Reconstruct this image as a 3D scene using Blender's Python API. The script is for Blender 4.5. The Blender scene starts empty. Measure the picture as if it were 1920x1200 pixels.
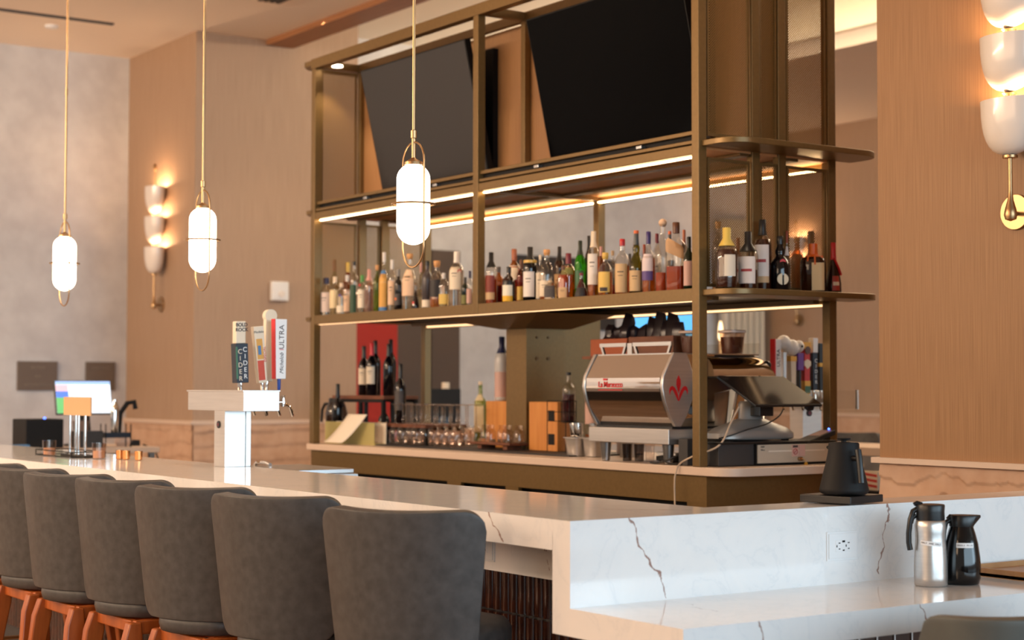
import bpy, bmesh, math, random
from mathutils import Vector, Matrix, noise
random.seed(7)
sc = bpy.context.scene
C = sc.collection
PI = math.pi

# ---------------------------------------------------------------- camera
cam_d = bpy.data.cameras.new('camera'); cam = bpy.data.objects.new('camera', cam_d); C.objects.link(cam)
cam_d.lens = 58.8; cam_d.sensor_width = 36.0; cam_d.clip_end = 80; cam_d.clip_start = 0.05
cam.location = (0, 0, 1.435)
yaw, pitch, roll = 0.60784, 0.0400955, 0.00157931
cam.rotation_euler = (Matrix.Rotation(-yaw, 3, 'Z') @ Matrix.Rotation(PI/2 + pitch, 3, 'X') @ Matrix.Rotation(roll, 3, 'Z')).to_euler()
cam_d.dof.use_dof = True; cam_d.dof.focus_distance = 6.0; cam_d.dof.aperture_fstop = 2.9
sc.camera = cam
sc.view_settings.view_transform = 'Standard'; sc.view_settings.look = 'None'
sc.view_settings.gamma = 1; sc.view_settings.use_curve_mapping = False
sc.view_settings.exposure = 0.0
try:
    sc.cycles.use_denoising = True
    sc.cycles.max_bounces = 10; sc.cycles.diffuse_bounces = 4; sc.cycles.glossy_bounces = 5
    sc.cycles.transmission_bounces = 8; sc.cycles.transparent_max_bounces = 24
    sc.cycles.sample_clamp_indirect = 6; sc.cycles.caustics_reflective = False; sc.cycles.caustics_refractive = False
except Exception:
    pass

# ---------------------------------------------------------------- world and big lights
w = bpy.data.worlds.new('world'); sc.world = w; w.use_nodes = True
bg = w.node_tree.nodes['Background']; bg.inputs[0].default_value = (1.0, 0.88, 0.75, 1); bg.inputs[1].default_value = 0.43

def area(name, loc, target, sx, sy, power, col, spread=180):
    d = bpy.data.lights.new(name, 'AREA'); d.shape = 'RECTANGLE'; d.size = sx; d.size_y = sy
    d.energy = power; d.color = col; d.spread = math.radians(spread)
    o = bpy.data.objects.new(name, d); C.objects.link(o); o.location = loc
    o.rotation_euler = (Vector(target) - Vector(loc)).to_track_quat('-Z', 'Y').to_euler()
    return o
def point(name, loc, power, col, r=0.05):
    d = bpy.data.lights.new(name, 'POINT'); d.energy = power; d.color = col; d.shadow_soft_size = r
    o = bpy.data.objects.new(name, d); C.objects.link(o); o.location = loc
    return o
def spot(name, loc, target, power, col, ang, r=0.05, blend=0.6):
    d = bpy.data.lights.new(name, 'SPOT'); d.energy = power; d.color = col; d.shadow_soft_size = r
    d.spot_size = math.radians(ang); d.spot_blend = blend
    o = bpy.data.objects.new(name, d); C.objects.link(o); o.location = loc
    o.rotation_euler = (Vector(target) - Vector(loc)).to_track_quat('-Z', 'Y').to_euler()
    return o
DAY = (0.58, 0.80, 0.96); WARM = (1.0, 0.78, 0.55); WARM2 = (1.0, 0.60, 0.32)
area('daylight_from_the_windows', (5.0, -24, 4.2), (5.0, 8, 1.6), 40, 8.0, 6600, DAY)
area('lounge_warm_light', (-5.5, 7.5, 3.2), (3.0, 8.5, 3.1), 13, 2.0, 420, (1.0, 0.67, 0.42))
area('added_ceiling_fill', (-3.5, 10.5, 3.8), (1.5, 11.5, 4.64), 8, 0.3, 420, (1.0, 0.74, 0.52))  # added fill with no fixture, brightens the ceiling at left
area('added_far_fill', (12.0, -6.8, 2.4), (12.0, 8, 1.8), 8, 3.2, 260, DAY)  # added cool fill, brightens the walls behind the bottles
area('recess_cove_near', (7.3, 7.5, 4.62), (9.3, 7.5, 5.2), 7, 0.2, 120, WARM)
area('recess_cove_far', (11.2, 9.5, 4.80), (9.3, 9.5, 5.3), 12, 0.2, 280, WARM)
for i, (x, y) in enumerate(((4.2, 5.4), (4.2, 7.4), (4.2, 9.4), (4.2, 12.3), (1.2, 5.0), (1.2, 9.0), (6.9, 12.8))):
    spot('added_overhead_spot_%d' % i, (x, y, 4.6), (x, y, 0), 60, WARM, 95, 0.06)  # added warm spots from overhead, no fittings modelled for them

# ---------------------------------------------------------------- materials
def lin(c):
    return tuple(((v/255)/12.92 if v/255 <= 0.04045 else ((v/255+0.055)/1.055)**2.4) for v in c)
M = {}
def pm(name, rgb, rough=0.5, metal=0.0, **kw):
    m = bpy.data.materials.new(name); m.use_nodes = True
    b = m.node_tree.nodes['Principled BSDF']
    c = lin(rgb) + (1,)
    b.inputs['Base Color'].default_value = c; b.inputs['Roughness'].default_value = rough; b.inputs['Metallic'].default_value = metal
    for k, v in kw.items():
        if k == 'emit':
            b.inputs['Emission Color'].default_value = lin(v[0]) + (1,); b.inputs['Emission Strength'].default_value = v[1]
        elif k == 'trans': b.inputs['Transmission Weight'].default_value = v
        elif k == 'ior': b.inputs['IOR'].default_value = v
        elif k == 'coat': b.inputs['Coat Weight'].default_value = v; b.inputs['Coat Roughness'].default_value = 0.08
        elif k == 'sheen': b.inputs['Sheen Weight'].default_value = v
        elif k == 'spec': b.inputs['Specular IOR Level'].default_value = v
        elif k == 'sss': b.inputs['Subsurface Weight'].default_value = v
    M[name] = m
    return m
def nd(m, t, **kw):
    n = m.node_tree.nodes.new(t)
    for k, v in kw.items():
        if k.startswith('i_'): n.inputs[k[2:].replace('_', ' ')].default_value = v
        else: setattr(n, k, v)
    return n
def lk(m, a, b): m.node_tree.links.new(a, b)
def coords(m, scale=(1, 1, 1)):
    tc = nd(m, 'ShaderNodeTexCoord'); mp = nd(m, 'ShaderNodeMapping'); mp.inputs['Scale'].default_value = scale
    lk(m, tc.outputs['Object'], mp.inputs['Vector']); return mp.outputs['Vector']
def mottled(name, rgb1, rgb2, rough, scale=(1, 1, 1), ns=5.0, detail=4, metal=0.0, bump=0.0, lo=0.3, hi=0.7, distortion=0.0, **kw):
    m = pm(name, rgb1, rough, metal, **kw); b = m.node_tree.nodes['Principled BSDF']
    n = nd(m, 'ShaderNodeTexNoise'); n.inputs['Scale'].default_value = ns; n.inputs['Detail'].default_value = detail
    n.inputs['Distortion'].default_value = distortion
    lk(m, coords(m, scale), n.inputs['Vector'])
    r = nd(m, 'ShaderNodeValToRGB'); r.color_ramp.elements[0].position = lo; r.color_ramp.elements[1].position = hi
    r.color_ramp.elements[0].color = lin(rgb1) + (1,); r.color_ramp.elements[1].color = lin(rgb2) + (1,)
    lk(m, n.outputs['Fac'], r.inputs['Fac']); lk(m, r.outputs['Color'], b.inputs['Base Color'])
    if bump:
        bp = nd(m, 'ShaderNodeBump'); bp.inputs['Strength'].default_value = bump; bp.inputs['Distance'].default_value = 0.01
        lk(m, n.outputs['Fac'], bp.inputs['Height']); lk(m, bp.outputs['Normal'], b.inputs['Normal'])
    return m

mottled('veneer', (180, 152, 126), (162, 133, 108), 0.5, scale=(200, 200, 2.4), ns=1.0, detail=6, lo=0.28, hi=0.72)  # same wood as veneer_warm, with cooler daylight put into the colour
mottled('veneer_warm', (166, 124, 82), (140, 100, 62), 0.5, scale=(240, 240, 3.0), ns=1.0, detail=6, lo=0.28, hi=0.72)
mottled('wall_paper', (212, 213, 214), (194, 194, 196), 0.8, ns=4.5, detail=8, lo=0.3, hi=0.7)
mottled('deck_wood', (216, 160, 108), (200, 142, 92), 0.5, scale=(1.3, 90, 90), ns=1.0)  # brighter copy of veneer_warm, glow of the light strips put into the colour
pm('ceiling_paint', (246, 234, 220), 0.9)
pm('cove_paint', (246, 238, 222), 0.9)
mottled('soffit_wood', (170, 120, 82), (150, 100, 64), 0.5, scale=(60, 1.5, 60), ns=1.0)
mottled('floor_oak', (150, 118, 90), (120, 90, 66), 0.45, scale=(8, 0.8, 1), ns=1.5)
mottled('stone', (206, 172, 146), (190, 152, 124), 0.7, ns=7, detail=8, bump=0.15)
pm('stone_cap', (214, 190, 170), 0.45)
mottled('bronze', (124, 98, 58), (118, 93, 54), 0.36, ns=60, detail=2, metal=0.45)
mottled('bronze_dark', (110, 84, 50), (96, 72, 42), 0.4, ns=120, detail=2, metal=0.4)
mottled('bronze_gloss', (88, 72, 46), (60, 48, 30), 0.12, ns=30, detail=2, metal=0.9)
pm('brass', (180, 146, 106), 0.32, 1.0)
pm('steel', (196, 196, 196), 0.28, 1.0)
pm('chrome', (226, 222, 218), 0.06, 1.0)
mottled('brushed_steel', (214, 210, 206), (204, 200, 196), 0.3, scale=(2, 2, 60), ns=2, metal=0.85)
pm('black_plastic', (18, 18, 20), 0.35)
pm('black_matte', (20, 19, 20), 0.6, spec=0.25)
pm('black_gloss', (10, 10, 12), 0.08)
pm('dark_grey', (52, 50, 50), 0.5)
pm('white_plastic', (236, 236, 236), 0.35)
pm('paper', (226, 214, 196), 0.7)
pm('rubber_mat', (46, 42, 42), 0.6)
mottled('leather', (78, 76, 75), (60, 58, 57), 0.42, ns=30, detail=12, bump=0.03, lo=0.3, hi=0.72)
mottled('leather_green', (96, 98, 92), (82, 84, 80), 0.45, ns=9, detail=8, bump=0.03)
mottled('stool_wood', (180, 94, 34), (152, 74, 22), 0.42, scale=(12, 12, 1.2), ns=3, coat=0.2)
mottled('honey_wood', (216, 148, 76), (198, 126, 56), 0.5, scale=(14, 14, 1.0), ns=2.5)
mottled('tray_wood', (186, 138, 88), (166, 116, 70), 0.5, scale=(3, 14, 10), ns=2.5)
mottled('crate_wood', (132, 78, 48), (96, 54, 36), 0.6, scale=(6, 2, 6), ns=3)
mottled('tile', (74, 40, 28), (44, 24, 20), 0.18, ns=14, detail=5, coat=0.6)
pm('porcelain', (238, 230, 222), 0.22, sss=0.0, coat=0.4)
pm('led', (255, 236, 200), 0.5, emit=((255, 216, 160), 14.0))
pm('led_soft', (255, 226, 190), 0.5, emit=((255, 205, 150), 2.2))
pm('globe', (255, 250, 240), 0.3, emit=((255, 238, 214), 6.5))
pm('puck', (255, 245, 230), 0.5, emit=((255, 225, 190), 14.0))
pm('satin_panel', (200, 192, 176), 0.34, 0.3); pm('screen_dark', (30, 27, 26), 0.3, spec=0.5); pm('screen_black', (4, 4, 5), 0.15, spec=0.03); pm('casing_black', (10, 10, 11), 0.5, spec=0.2)  # screen_dark has reflected room light mixed into its base colour
pm('red_fabric', (200, 60, 40), 0.7)
pm('red_paint', (176, 34, 12), 0.6)
pm('red_mark', (206, 24, 28), 0.4)
pm('door_brown', (86, 72, 62), 0.6)
pm('sign_grey', (106, 92, 80), 0.6)
pm('sign_text', (140, 126, 112), 0.6)
pm('cable_black', (20, 18, 18), 0.4)
pm('cable_beige', (200, 176, 150), 0.5)
pm('plastic_tub', (214, 190, 176), 0.35); 
pm('coffee', (90, 52, 36), 0.8)
pm('bag_black', (44, 34, 38), 0.28)

def veins(m, base_in, segs, co, axis):
    """thin reddish mineral veins along given 3D segments, wobbled by noise"""
    n = nd(m, 'ShaderNodeTexNoise'); n.inputs['Scale'].default_value = 16; n.inputs['Detail'].default_value = 5
    lk(m, co, n.inputs['Vector'])
    sub = nd(m, 'ShaderNodeMath', operation='SUBTRACT'); sub.inputs[1].default_value = .5; lk(m, n.outputs['Fac'], sub.inputs[0])
    mul = nd(m, 'ShaderNodeVectorMath', operation='SCALE'); mul.inputs[0].default_value = Vector(axis)*0.085; lk(m, sub.outputs[0], mul.inputs['Scale'])
    add = nd(m, 'ShaderNodeVectorMath', operation='ADD'); lk(m, co, add.inputs[0]); lk(m, mul.outputs[0], add.inputs[1])
    n2 = nd(m, 'ShaderNodeTexNoise'); n2.inputs['Scale'].default_value = 30; lk(m, co, n2.inputs['Vector'])
    prev = None
    for (a, b) in segs:
        A = Vector(a); D = Vector(b) - A; L2 = D.length_squared
        s = nd(m, 'ShaderNodeVectorMath', operation='SUBTRACT'); lk(m, add.outputs[0], s.inputs[0]); s.inputs[1].default_value = A
        d = nd(m, 'ShaderNodeVectorMath', operation='DOT_PRODUCT'); lk(m, s.outputs[0], d.inputs[0]); d.inputs[1].default_value = D / L2
        cl = nd(m, 'ShaderNodeClamp'); lk(m, d.outputs['Value'], cl.inputs[0])
        sc_ = nd(m, 'ShaderNodeVectorMath', operation='SCALE'); sc_.inputs[0].default_value = D; lk(m, cl.outputs[0], sc_.inputs['Scale'])
        s2 = nd(m, 'ShaderNodeVectorMath', operation='DISTANCE'); lk(m, s.outputs[0], s2.inputs[0]); lk(m, sc_.outputs[0], s2.inputs[1])
        if prev is None: prev = s2.outputs['Value']
        else:
            mn = nd(m, 'ShaderNodeMath', operation='MINIMUM'); lk(m, prev, mn.inputs[0]); lk(m, s2.outputs['Value'], mn.inputs[1]); prev = mn.outputs[0]
    wd = nd(m, 'ShaderNodeMath', operation='MULTIPLY_ADD'); lk(m, n2.outputs['Fac'], wd.inputs[0]); wd.inputs[1].default_value = 0.010; wd.inputs[2].default_value = -0.0026
    wm = nd(m, 'ShaderNodeMath', operation='MAXIMUM'); lk(m, wd.outputs[0], wm.inputs[0]); wm.inputs[1].default_value = 0.0016
    dv = nd(m, 'ShaderNodeMath', operation='DIVIDE'); lk(m, prev, dv.inputs[0]); lk(m, wm.outputs[0], dv.inputs[1])
    rp = nd(m, 'ShaderNodeMapRange'); rp.inputs['From Min'].default_value = 0.5; rp.inputs['From Max'].default_value = 1.5
    rp.inputs['To Min'].default_value = 0.85; rp.inputs['To Max'].default_value = 0.0; lk(m, dv.outputs[0], rp.inputs['Value'])
    mx = nd(m, 'ShaderNodeMix', data_type='RGBA'); lk(m, rp.outputs[0], mx.inputs[0]); lk(m, base_in, mx.inputs[6]); mx.inputs[7].default_value = lin((136, 84, 62)) + (1,)
    return mx.outputs[2]

def marble(name, segs):
    m = pm(name, (236, 232, 228), 0.09); b = m.node_tree.nodes['Principled BSDF']
    geo = nd(m, 'ShaderNodeTexCoord'); co = geo.outputs['Object']
    n = nd(m, 'ShaderNodeTexNoise'); n.inputs['Scale'].default_value = 3.0; n.inputs['Detail'].default_value = 9; n.inputs['Roughness'].default_value = 0.62; n.inputs['Distortion'].default_value = 1.6
    lk(m, co, n.inputs['Vector'])
    r = nd(m, 'ShaderNodeValToRGB'); e = r.color_ramp.elements
    e[0].position = 0.40; e[0].color = lin((240, 238, 236)) + (1,); e[1].position = 0.62; e[1].color = lin((240, 238, 236)) + (1,)
    q = e.new(0.50); q.color = lin((231, 231, 231)) + (1,); q = e.new(0.485); q.color = lin((237, 236, 235)) + (1,); q = e.new(0.515); q.color = lin((237, 236, 235)) + (1,)
    lk(m, n.outputs['Fac'], r.inputs['Fac'])
    out = r.outputs['Color']
    if segs: out = veins(m, out, [q for q in segs if q[0][0] > 2.75], co, (1, 0, 0)); out = veins(m, out, [q for q in segs if q[0][0] <= 2.75], co, (0, 1, 0))
    lk(m, out, b.inputs['Base Color'])
    return m

def glass_thin(name, rgb, amount=0.88, tint=None):
    """thin-walled glass: clear with a fresnel gloss"""
    m = bpy.data.materials.new(name); m.use_nodes = True; nt = m.node_tree; nt.nodes.clear()
    out = nt.nodes.new('ShaderNodeOutputMaterial'); tr = nt.nodes.new('ShaderNodeBsdfTransparent'); gl = nt.nodes.new('ShaderNodeBsdfGlossy')
    tr.inputs[0].default_value = lin(rgb) + (1,); gl.inputs['Roughness'].default_value = 0.03
    lw0 = nt.nodes.new('ShaderNodeLayerWeight'); lw0.inputs['Blend'].default_value = 0.5
    lw = nt.nodes.new('ShaderNodeMath'); lw.operation = 'POWER'; lw.inputs[1].default_value = 3.5; nt.links.new(lw0.outputs['Facing'], lw.inputs[0])
    mr = nt.nodes.new('ShaderNodeMapRange'); mr.inputs['From Min'].default_value = 0.0; mr.inputs['From Max'].default_value = 1
    mr.inputs['To Min'].default_value = (1 - amount)*0.4; mr.inputs['To Max'].default_value = 0.9
    mix = nt.nodes.new('ShaderNodeMixShader')
    nt.links.new(lw.outputs[0], mr.inputs['Value']); nt.links.new(mr.outputs[0], mix.inputs[0])
    nt.links.new(tr.outputs[0], mix.inputs[1]); nt.links.new(gl.outputs[0], mix.inputs[2]); nt.links.new(mix.outputs[0], out.inputs[0])
    M[name] = m; return m
def liquid(name, rgb):
    dark = sum(rgb) < 330
    m = pm(name, rgb, 0.06, 0.0, trans=0.3 if dark else (0.93 if min(rgb) > 150 else 0.75), ior=1.33, spec=0.3); return m

def perforated(name, pitch=0.0125, rad=0.245):
    """perforated sheet: staggered round holes cut by alpha"""
    m = pm(name, (140, 106, 58), 0.42, 0.45); nt = m.node_tree; b = nt.nodes['Principled BSDF']; out = nt.nodes['Material Output']
    tc = nd(m, 'ShaderNodeTexCoord'); sp = nd(m, 'ShaderNodeSeparateXYZ'); lk(m, tc.outputs['Object'], sp.inputs[0])
    sm = nd(m, 'ShaderNodeMath', operation='ADD'); lk(m, sp.outputs['X'], sm.inputs[0]); sm.inputs[1].default_value = 0.003
    res = []
    for off in (0.0, 0.5):
        ds = []
        for src, pk in ((sm.outputs[0], pitch), (sp.outputs['Z'], pitch)):
            dv = nd(m, 'ShaderNodeMath', operation='MULTIPLY_ADD'); lk(m, src, dv.inputs[0]); dv.inputs[1].default_value = 1/pk; dv.inputs[2].default_value = off + 500
            fr = nd(m, 'ShaderNodeMath', operation='FRACT'); lk(m, dv.outputs[0], fr.inputs[0])
            sb = nd(m, 'ShaderNodeMath', operation='SUBTRACT'); lk(m, fr.outputs[0], sb.inputs[0]); sb.inputs[1].default_value = 0.5
            pw = nd(m, 'ShaderNodeMath', operation='MULTIPLY'); lk(m, sb.outputs[0], pw.inputs[0]); lk(m, sb.outputs[0], pw.inputs[1]); ds.append(pw.outputs[0])
        ad = nd(m, 'ShaderNodeMath', operation='ADD'); lk(m, ds[0], ad.inputs[0]); lk(m, ds[1], ad.inputs[1]); res.append(ad.outputs[0])
    mn = nd(m, 'ShaderNodeMath', operation='MINIMUM'); lk(m, res[0], mn.inputs[0]); lk(m, res[1], mn.inputs[1])
    gt = nd(m, 'ShaderNodeMath', operation='GREATER_THAN'); lk(m, mn.outputs[0], gt.inputs[0]); gt.inputs[1].default_value = rad*rad
    tr = nd(m, 'ShaderNodeBsdfTransparent'); mix = nd(m, 'ShaderNodeMixShader')
    lk(m, gt.outputs[0], mix.inputs[0]); lk(m, tr.outputs[0], mix.inputs[1]); lk(m, b.outputs[0], mix.inputs[2]); lk(m, mix.outputs[0], out.inputs[0])
    return m
perforated('mesh_sheet')
glass_thin('glass_clear', (244, 240, 234), 0.80); glass_thin('glass_amber', (214, 150, 84), 0.9); glass_thin('glass_olive', (176, 164, 84), 0.9)
glass_thin('glass_palegreen', (200, 210, 150), 0.9); glass_thin('glass_smoke', (150, 140, 136), 0.88); glass_thin('glass_wine', (246, 240, 236), 0.8)
glass_thin('tub_clear', (232, 212, 200), 0.8); glass_thin('glass_pane', (250, 248, 244), 0.93)
pm('glass_black', (12, 10, 14), 0.06); pm('glass_brown', (52, 24, 12), 0.06, trans=0.3); pm('glass_dkgreen', (22, 36, 22), 0.06, trans=0.25)
pm('glass_charcoal', (62, 54, 56), 0.3); pm('glass_brightgreen', (60, 190, 20), 0.05, trans=0.8, ior=1.3)
LIQ = dict(pale=(238, 226, 206), straw=(224, 200, 140), rose=(206, 160, 150), smoke=(130, 120, 116), clearliq=(244, 240, 234), whiskey=(226, 130, 30),
           darkamber=(188, 66, 14), orange=(236, 120, 16), ruby=(156, 28, 12), plum=(82, 26, 34), darkbrown=(74, 32, 20), palegreen=(190, 206, 110), amberl=(200, 120, 40))
for k, v in LIQ.items(): liquid('liq_' + k, v)
CAPS = dict(navy=(30, 36, 78), cream=(226, 206, 180), rust=(150, 64, 34), yellow=(224, 190, 92), clearcap=(214, 210, 206), black=(20, 19, 20), green=(70, 140, 60), rose=(204, 150, 140),
            cork=(206, 150, 92), grey=(120, 116, 114), white=(232, 222, 212), smokecap=(96, 88, 84), copper=(176, 100, 64), brown=(96, 56, 32), blackgold=(26, 24, 24), tan=(206, 176, 136),
            maroon=(116, 30, 48), dkgreen=(34, 46, 34), gold=(216, 176, 84), red=(186, 28, 32), dkgrey=(58, 56, 58), greyorange=(70, 74, 76), violet=(56, 40, 104), burgundy=(120, 30, 44),
            glassball=(214, 180, 150), orangewax=(214, 96, 24), metal=(200, 200, 200))
for k, v in CAPS.items(): pm('cap_' + k, v, 0.35)
LABC = dict(pinkwhite=(232, 212, 202), straw=(222, 202, 160), cream=(230, 216, 194), peach=(226, 190, 158), dkgreen=(40, 74, 52), mustard=(214, 160, 76), dkgrey=(70, 64, 64), black=(34, 30, 32),
            gold=(220, 186, 96), olive=(120, 118, 60), rose=(206, 168, 158), tan=(204, 166, 122), redbrown=(132, 54, 42), whiteyellow=(234, 226, 206), white=(232, 222, 214), green=(40, 120, 50),
            yellow=(230, 190, 96), beige=(206, 172, 126), whitepurple=(222, 206, 208), slant=(196, 154, 112), whitered=(230, 216, 206), ovalcream=(222, 208, 178), beigeright=(222, 196, 150), redsquare=(176, 60, 44))
for k, v in LABC.items(): pm('lab_' + k, v, 0.55)
pm('ink', (60, 50, 48), 0.6); pm('ink_red', (170, 60, 60), 0.6); pm('lab_band_yellow', (232, 176, 30), 0.5); pm('lab_band_violet', (90, 66, 130), 0.5); pm('lab_band_blue', (70, 120, 170), 0.5); pm('lab_spot_red', (200, 40, 40), 0.5); pm('lab_spot_orange', (224, 110, 40), 0.5)

# ---------------------------------------------------------------- mesh helpers
class MB:
    def __init__(s): s.bm = bmesh.new()
    def _new(s, vs, fs, T=None):
        v = [s.bm.verts.new((T @ Vector(p)) if T is not None else p) for p in vs]
        for f in fs:
            try: s.bm.faces.new([v[i] for i in f])
            except ValueError: pass
        return v
    def box(s, x0, x1, y0, y1, z0, z1, T=None):
        vs = [(x0, y0, z0), (x1, y0, z0), (x1, y1, z0), (x0, y1, z0), (x0, y0, z1), (x1, y0, z1), (x1, y1, z1), (x0, y1, z1)]
        s._new(vs, [(0, 3, 2, 1), (4, 5, 6, 7), (0, 1, 5, 4), (1, 2, 6, 5), (2, 3, 7, 6), (3, 0, 4, 7)], T); return s
    def lathe(s, prof, c=(0, 0, 0), seg=24, n=2.0, ry=1.0, T=None, cap=True, a0=0, a1=None):
        """prof: [(r,z)...] spun round Z at c; n>2 squares the section; ry flattens it"""
        full = a1 is None; a1 = 2*PI if full else a1
        cnt = seg if full else seg + 1
        rings = []
        for r, z in prof:
            ring = []
            for i in range(cnt):
                a = a0 + (a1 - a0)*i/seg; ca, sa = math.cos(a), math.sin(a)
                k = 1.0 if n == 2.0 else 1.0/((abs(ca)**n + abs(sa)**n)**(1.0/n))
                p = Vector((c[0] + r*k*ca, c[1] + r*k*sa*ry, c[2] + z))
                ring.append(s.bm.verts.new(T @ p if T is not None else p))
            rings.append(ring)
        for A, B in zip(rings, rings[1:]):
            for i in range(seg):
                j = (i + 1) % cnt
                s.bm.faces.new((A[i], A[j], B[j], B[i]))
        if cap and full:
            s.bm.faces.new(list(reversed(rings[0]))); s.bm.faces.new(rings[-1])
        return s
    def cyl(s, p0, p1, r0, r1=None, seg=16):
        p0, p1 = Vector(p0), Vector(p1); r1 = r0 if r1 is None else r1
        T = Matrix.Translation(p0) @ (p1 - p0).to_track_quat('Z', 'Y').to_matrix().to_4x4()
        return s.lathe([(r0, 0), (r1, (p1 - p0).length)], seg=seg, T=T)
    def tube(s, pts, r, seg=8, closed=False):
        pts = [Vector(p) for p in pts]; n = len(pts); rings = []
        up = None
        for i, p in enumerate(pts):
            if closed: d = pts[(i+1) % n] - pts[(i-1) % n]
            else: d = pts[min(i+1, n-1)] - pts[max(i-1, 0)]
            d.normalize()
            if up is None:
                up = d.orthogonal().normalized()
            up = (up - d*up.dot(d)).normalized(); sd = d.cross(up)
            rings.append([s.bm.verts.new(p + r*(math.cos(2*PI*k/seg)*up + math.sin(2*PI*k/seg)*sd)) for k in range(seg)])
        m = n if closed else n - 1
        for i in range(m):
            A, B = rings[i], rings[(i+1) % n]
            off = 0
            if closed and i == n-1:
                off = min(range(seg), key=lambda o: (B[o].co - A[0].co).length)
            for k in range(seg): s.bm.faces.new((A[k], A[(k+1) % seg], B[(k+1+off) % seg], B[(k+off) % seg]))
        if not closed:
            s.bm.faces.new(list(reversed(rings[0]))); s.bm.faces.new(rings[-1])
        return s
    def prism(s, poly, axis, a, b, T=None):
        """poly in the two other axes (in x,y,z order), swept along axis from a to b"""
        def P(u, v, w):
            return {'x': (w, u, v), 'y': (u, w, v), 'z': (u, v, w)}[axis]
        n = len(poly)
        vs = [P(u, v, a) for u, v in poly] + [P(u, v, b) for u, v in poly]
        fs = [tuple(range(n)), tuple(reversed(range(n, 2*n)))] + [(i, n+i, n+(i+1) % n, (i+1) % n) for i in range(n)]
        s._new(vs, fs, T); return s
    def grid(s, f, nu, nv):
        vs = [s.bm.verts.new(f(i/nu, j/nv)) for i in range(nu+1) for j in range(nv+1)]
        for i in range(nu):
            for j in range(nv):
                a = i*(nv+1)+j; s.bm.faces.new((vs[a], vs[a+1], vs[a+nv+2], vs[a+nv+1]))
        return s
    def sphere(s, c, r, seg=16, sz=1.0):
        prof = [(max(1e-4, r*math.sin(PI*i/10)), -r*sz*math.cos(PI*i/10)) for i in range(11)]
        return s.lathe(prof, c=c, seg=seg)
    def build(s, name, mat, parent=None, smooth=35, bevel=0, seg=2, fix=True):
        bm = s.bm
        if fix: bmesh.ops.recalc_face_normals(bm, faces=bm.faces)
        me = bpy.data.meshes.new(name)
        if parent is not None: off = wloc(parent)
        else:
            xs = [v.co.x for v in bm.verts]; ys = [v.co.y for v in bm.verts]; zs = [v.co.z for v in bm.verts]
            off = Vector(((min(xs)+max(xs))/2, (min(ys)+max(ys))/2, min(zs)))
            if mat in ABS: off = Vector((0, 0, 0))
        if mat in ABS and parent is not None:
            # keep the object origin at the world origin so that the stone pattern lines up between slabs
            o_loc = -wloc(parent); off = Vector((0, 0, 0))
        else: o_loc = Vector((0, 0, 0)) if parent is not None else off
        for v in bm.verts: v.co -= off
        bm.to_mesh(me); bm.free()
        me.materials.append(M[mat])
        if smooth:
            for p in me.polygons: p.use_smooth = True
            me.set_sharp_from_angle(angle=math.radians(smooth))
        o = bpy.data.objects.new(name, me); C.objects.link(o)
        if parent is not None: o.parent = parent
        o.location = o_loc
        if bevel:
            b = o.modifiers.new('bevel', 'BEVEL'); b.width = bevel; b.segments = seg; b.limit_method = 'ANGLE'; b.angle_limit = math.radians(40); b.harden_normals = bool(smooth)
        return o
ABS = set()
def wloc(o):
    v = Vector((0, 0, 0))
    while o is not None: v += Vector(o.location); o = o.parent
    return v
def thing(name, label, cat, loc=(0, 0, 0), group=None):
    o = bpy.data.objects.new(name, None); C.objects.link(o); o.location = loc; o.empty_display_size = 0.05
    o['label'] = label; o['category'] = cat
    if group: o['group'] = group
    return o
def tag(o, label, cat, group=None, kind=None):
    if label: o['label'] = label
    if cat: o['category'] = cat
    if group: o['group'] = group
    if kind: o['kind'] = kind
    return o
def struct(o, label=None):
    o['kind'] = 'structure'
    if label: o['label'] = label
    return o
def dup(root, loc, rz=0.0, label=None, group=None):
    def cp(o, par):
        c = o.copy(); C.objects.link(c); c.parent = par
        for ch in [k for k in o.children]: cp(ch, c)
        return c
    r = cp(root, None); r.location = loc; r.rotation_euler = (0, 0, rz)
    if label: r['label'] = label
    if group: r['group'] = group
    return r
def text_mesh(name, body, size, T, mat, parent, depth=0.0008, spacing=1.0, shear=0.0, bold=0.0):
    cu = bpy.data.curves.new(name, 'FONT'); cu.body = body; cu.size = size; cu.align_x = 'CENTER'; cu.align_y = 'CENTER'
    cu.extrude = depth; cu.space_character = spacing; cu.shear = shear; cu.offset = bold
    t = bpy.data.objects.new(name, cu); C.objects.link(t)
    bpy.context.view_layer.update()
    me = bpy.data.meshes.new_from_object(t.evaluated_get(bpy.context.evaluated_depsgraph_get()))
    bpy.data.objects.remove(t); bpy.data.curves.remove(cu)
    me.transform(Matrix.Translation(-wloc(parent)) @ T)
    me.materials.clear(); me.materials.append(M[mat])
    o = bpy.data.objects.new(name, me); C.objects.link(o); o.parent = parent
    return o
# text frames: facing -X (reads towards -Y), facing -Y (reads towards +X)
def face_nx(p, roll=0): return Matrix.Translation(p) @ Matrix.Rotation(-PI/2, 4, 'Z') @ Matrix.Rotation(PI/2, 4, 'X') @ Matrix.Rotation(roll, 4, 'Z')
def face_ny(p, roll=0): return Matrix.Translation(p) @ Matrix.Rotation(PI/2, 4, 'X') @ Matrix.Rotation(roll, 4, 'Z')
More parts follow.
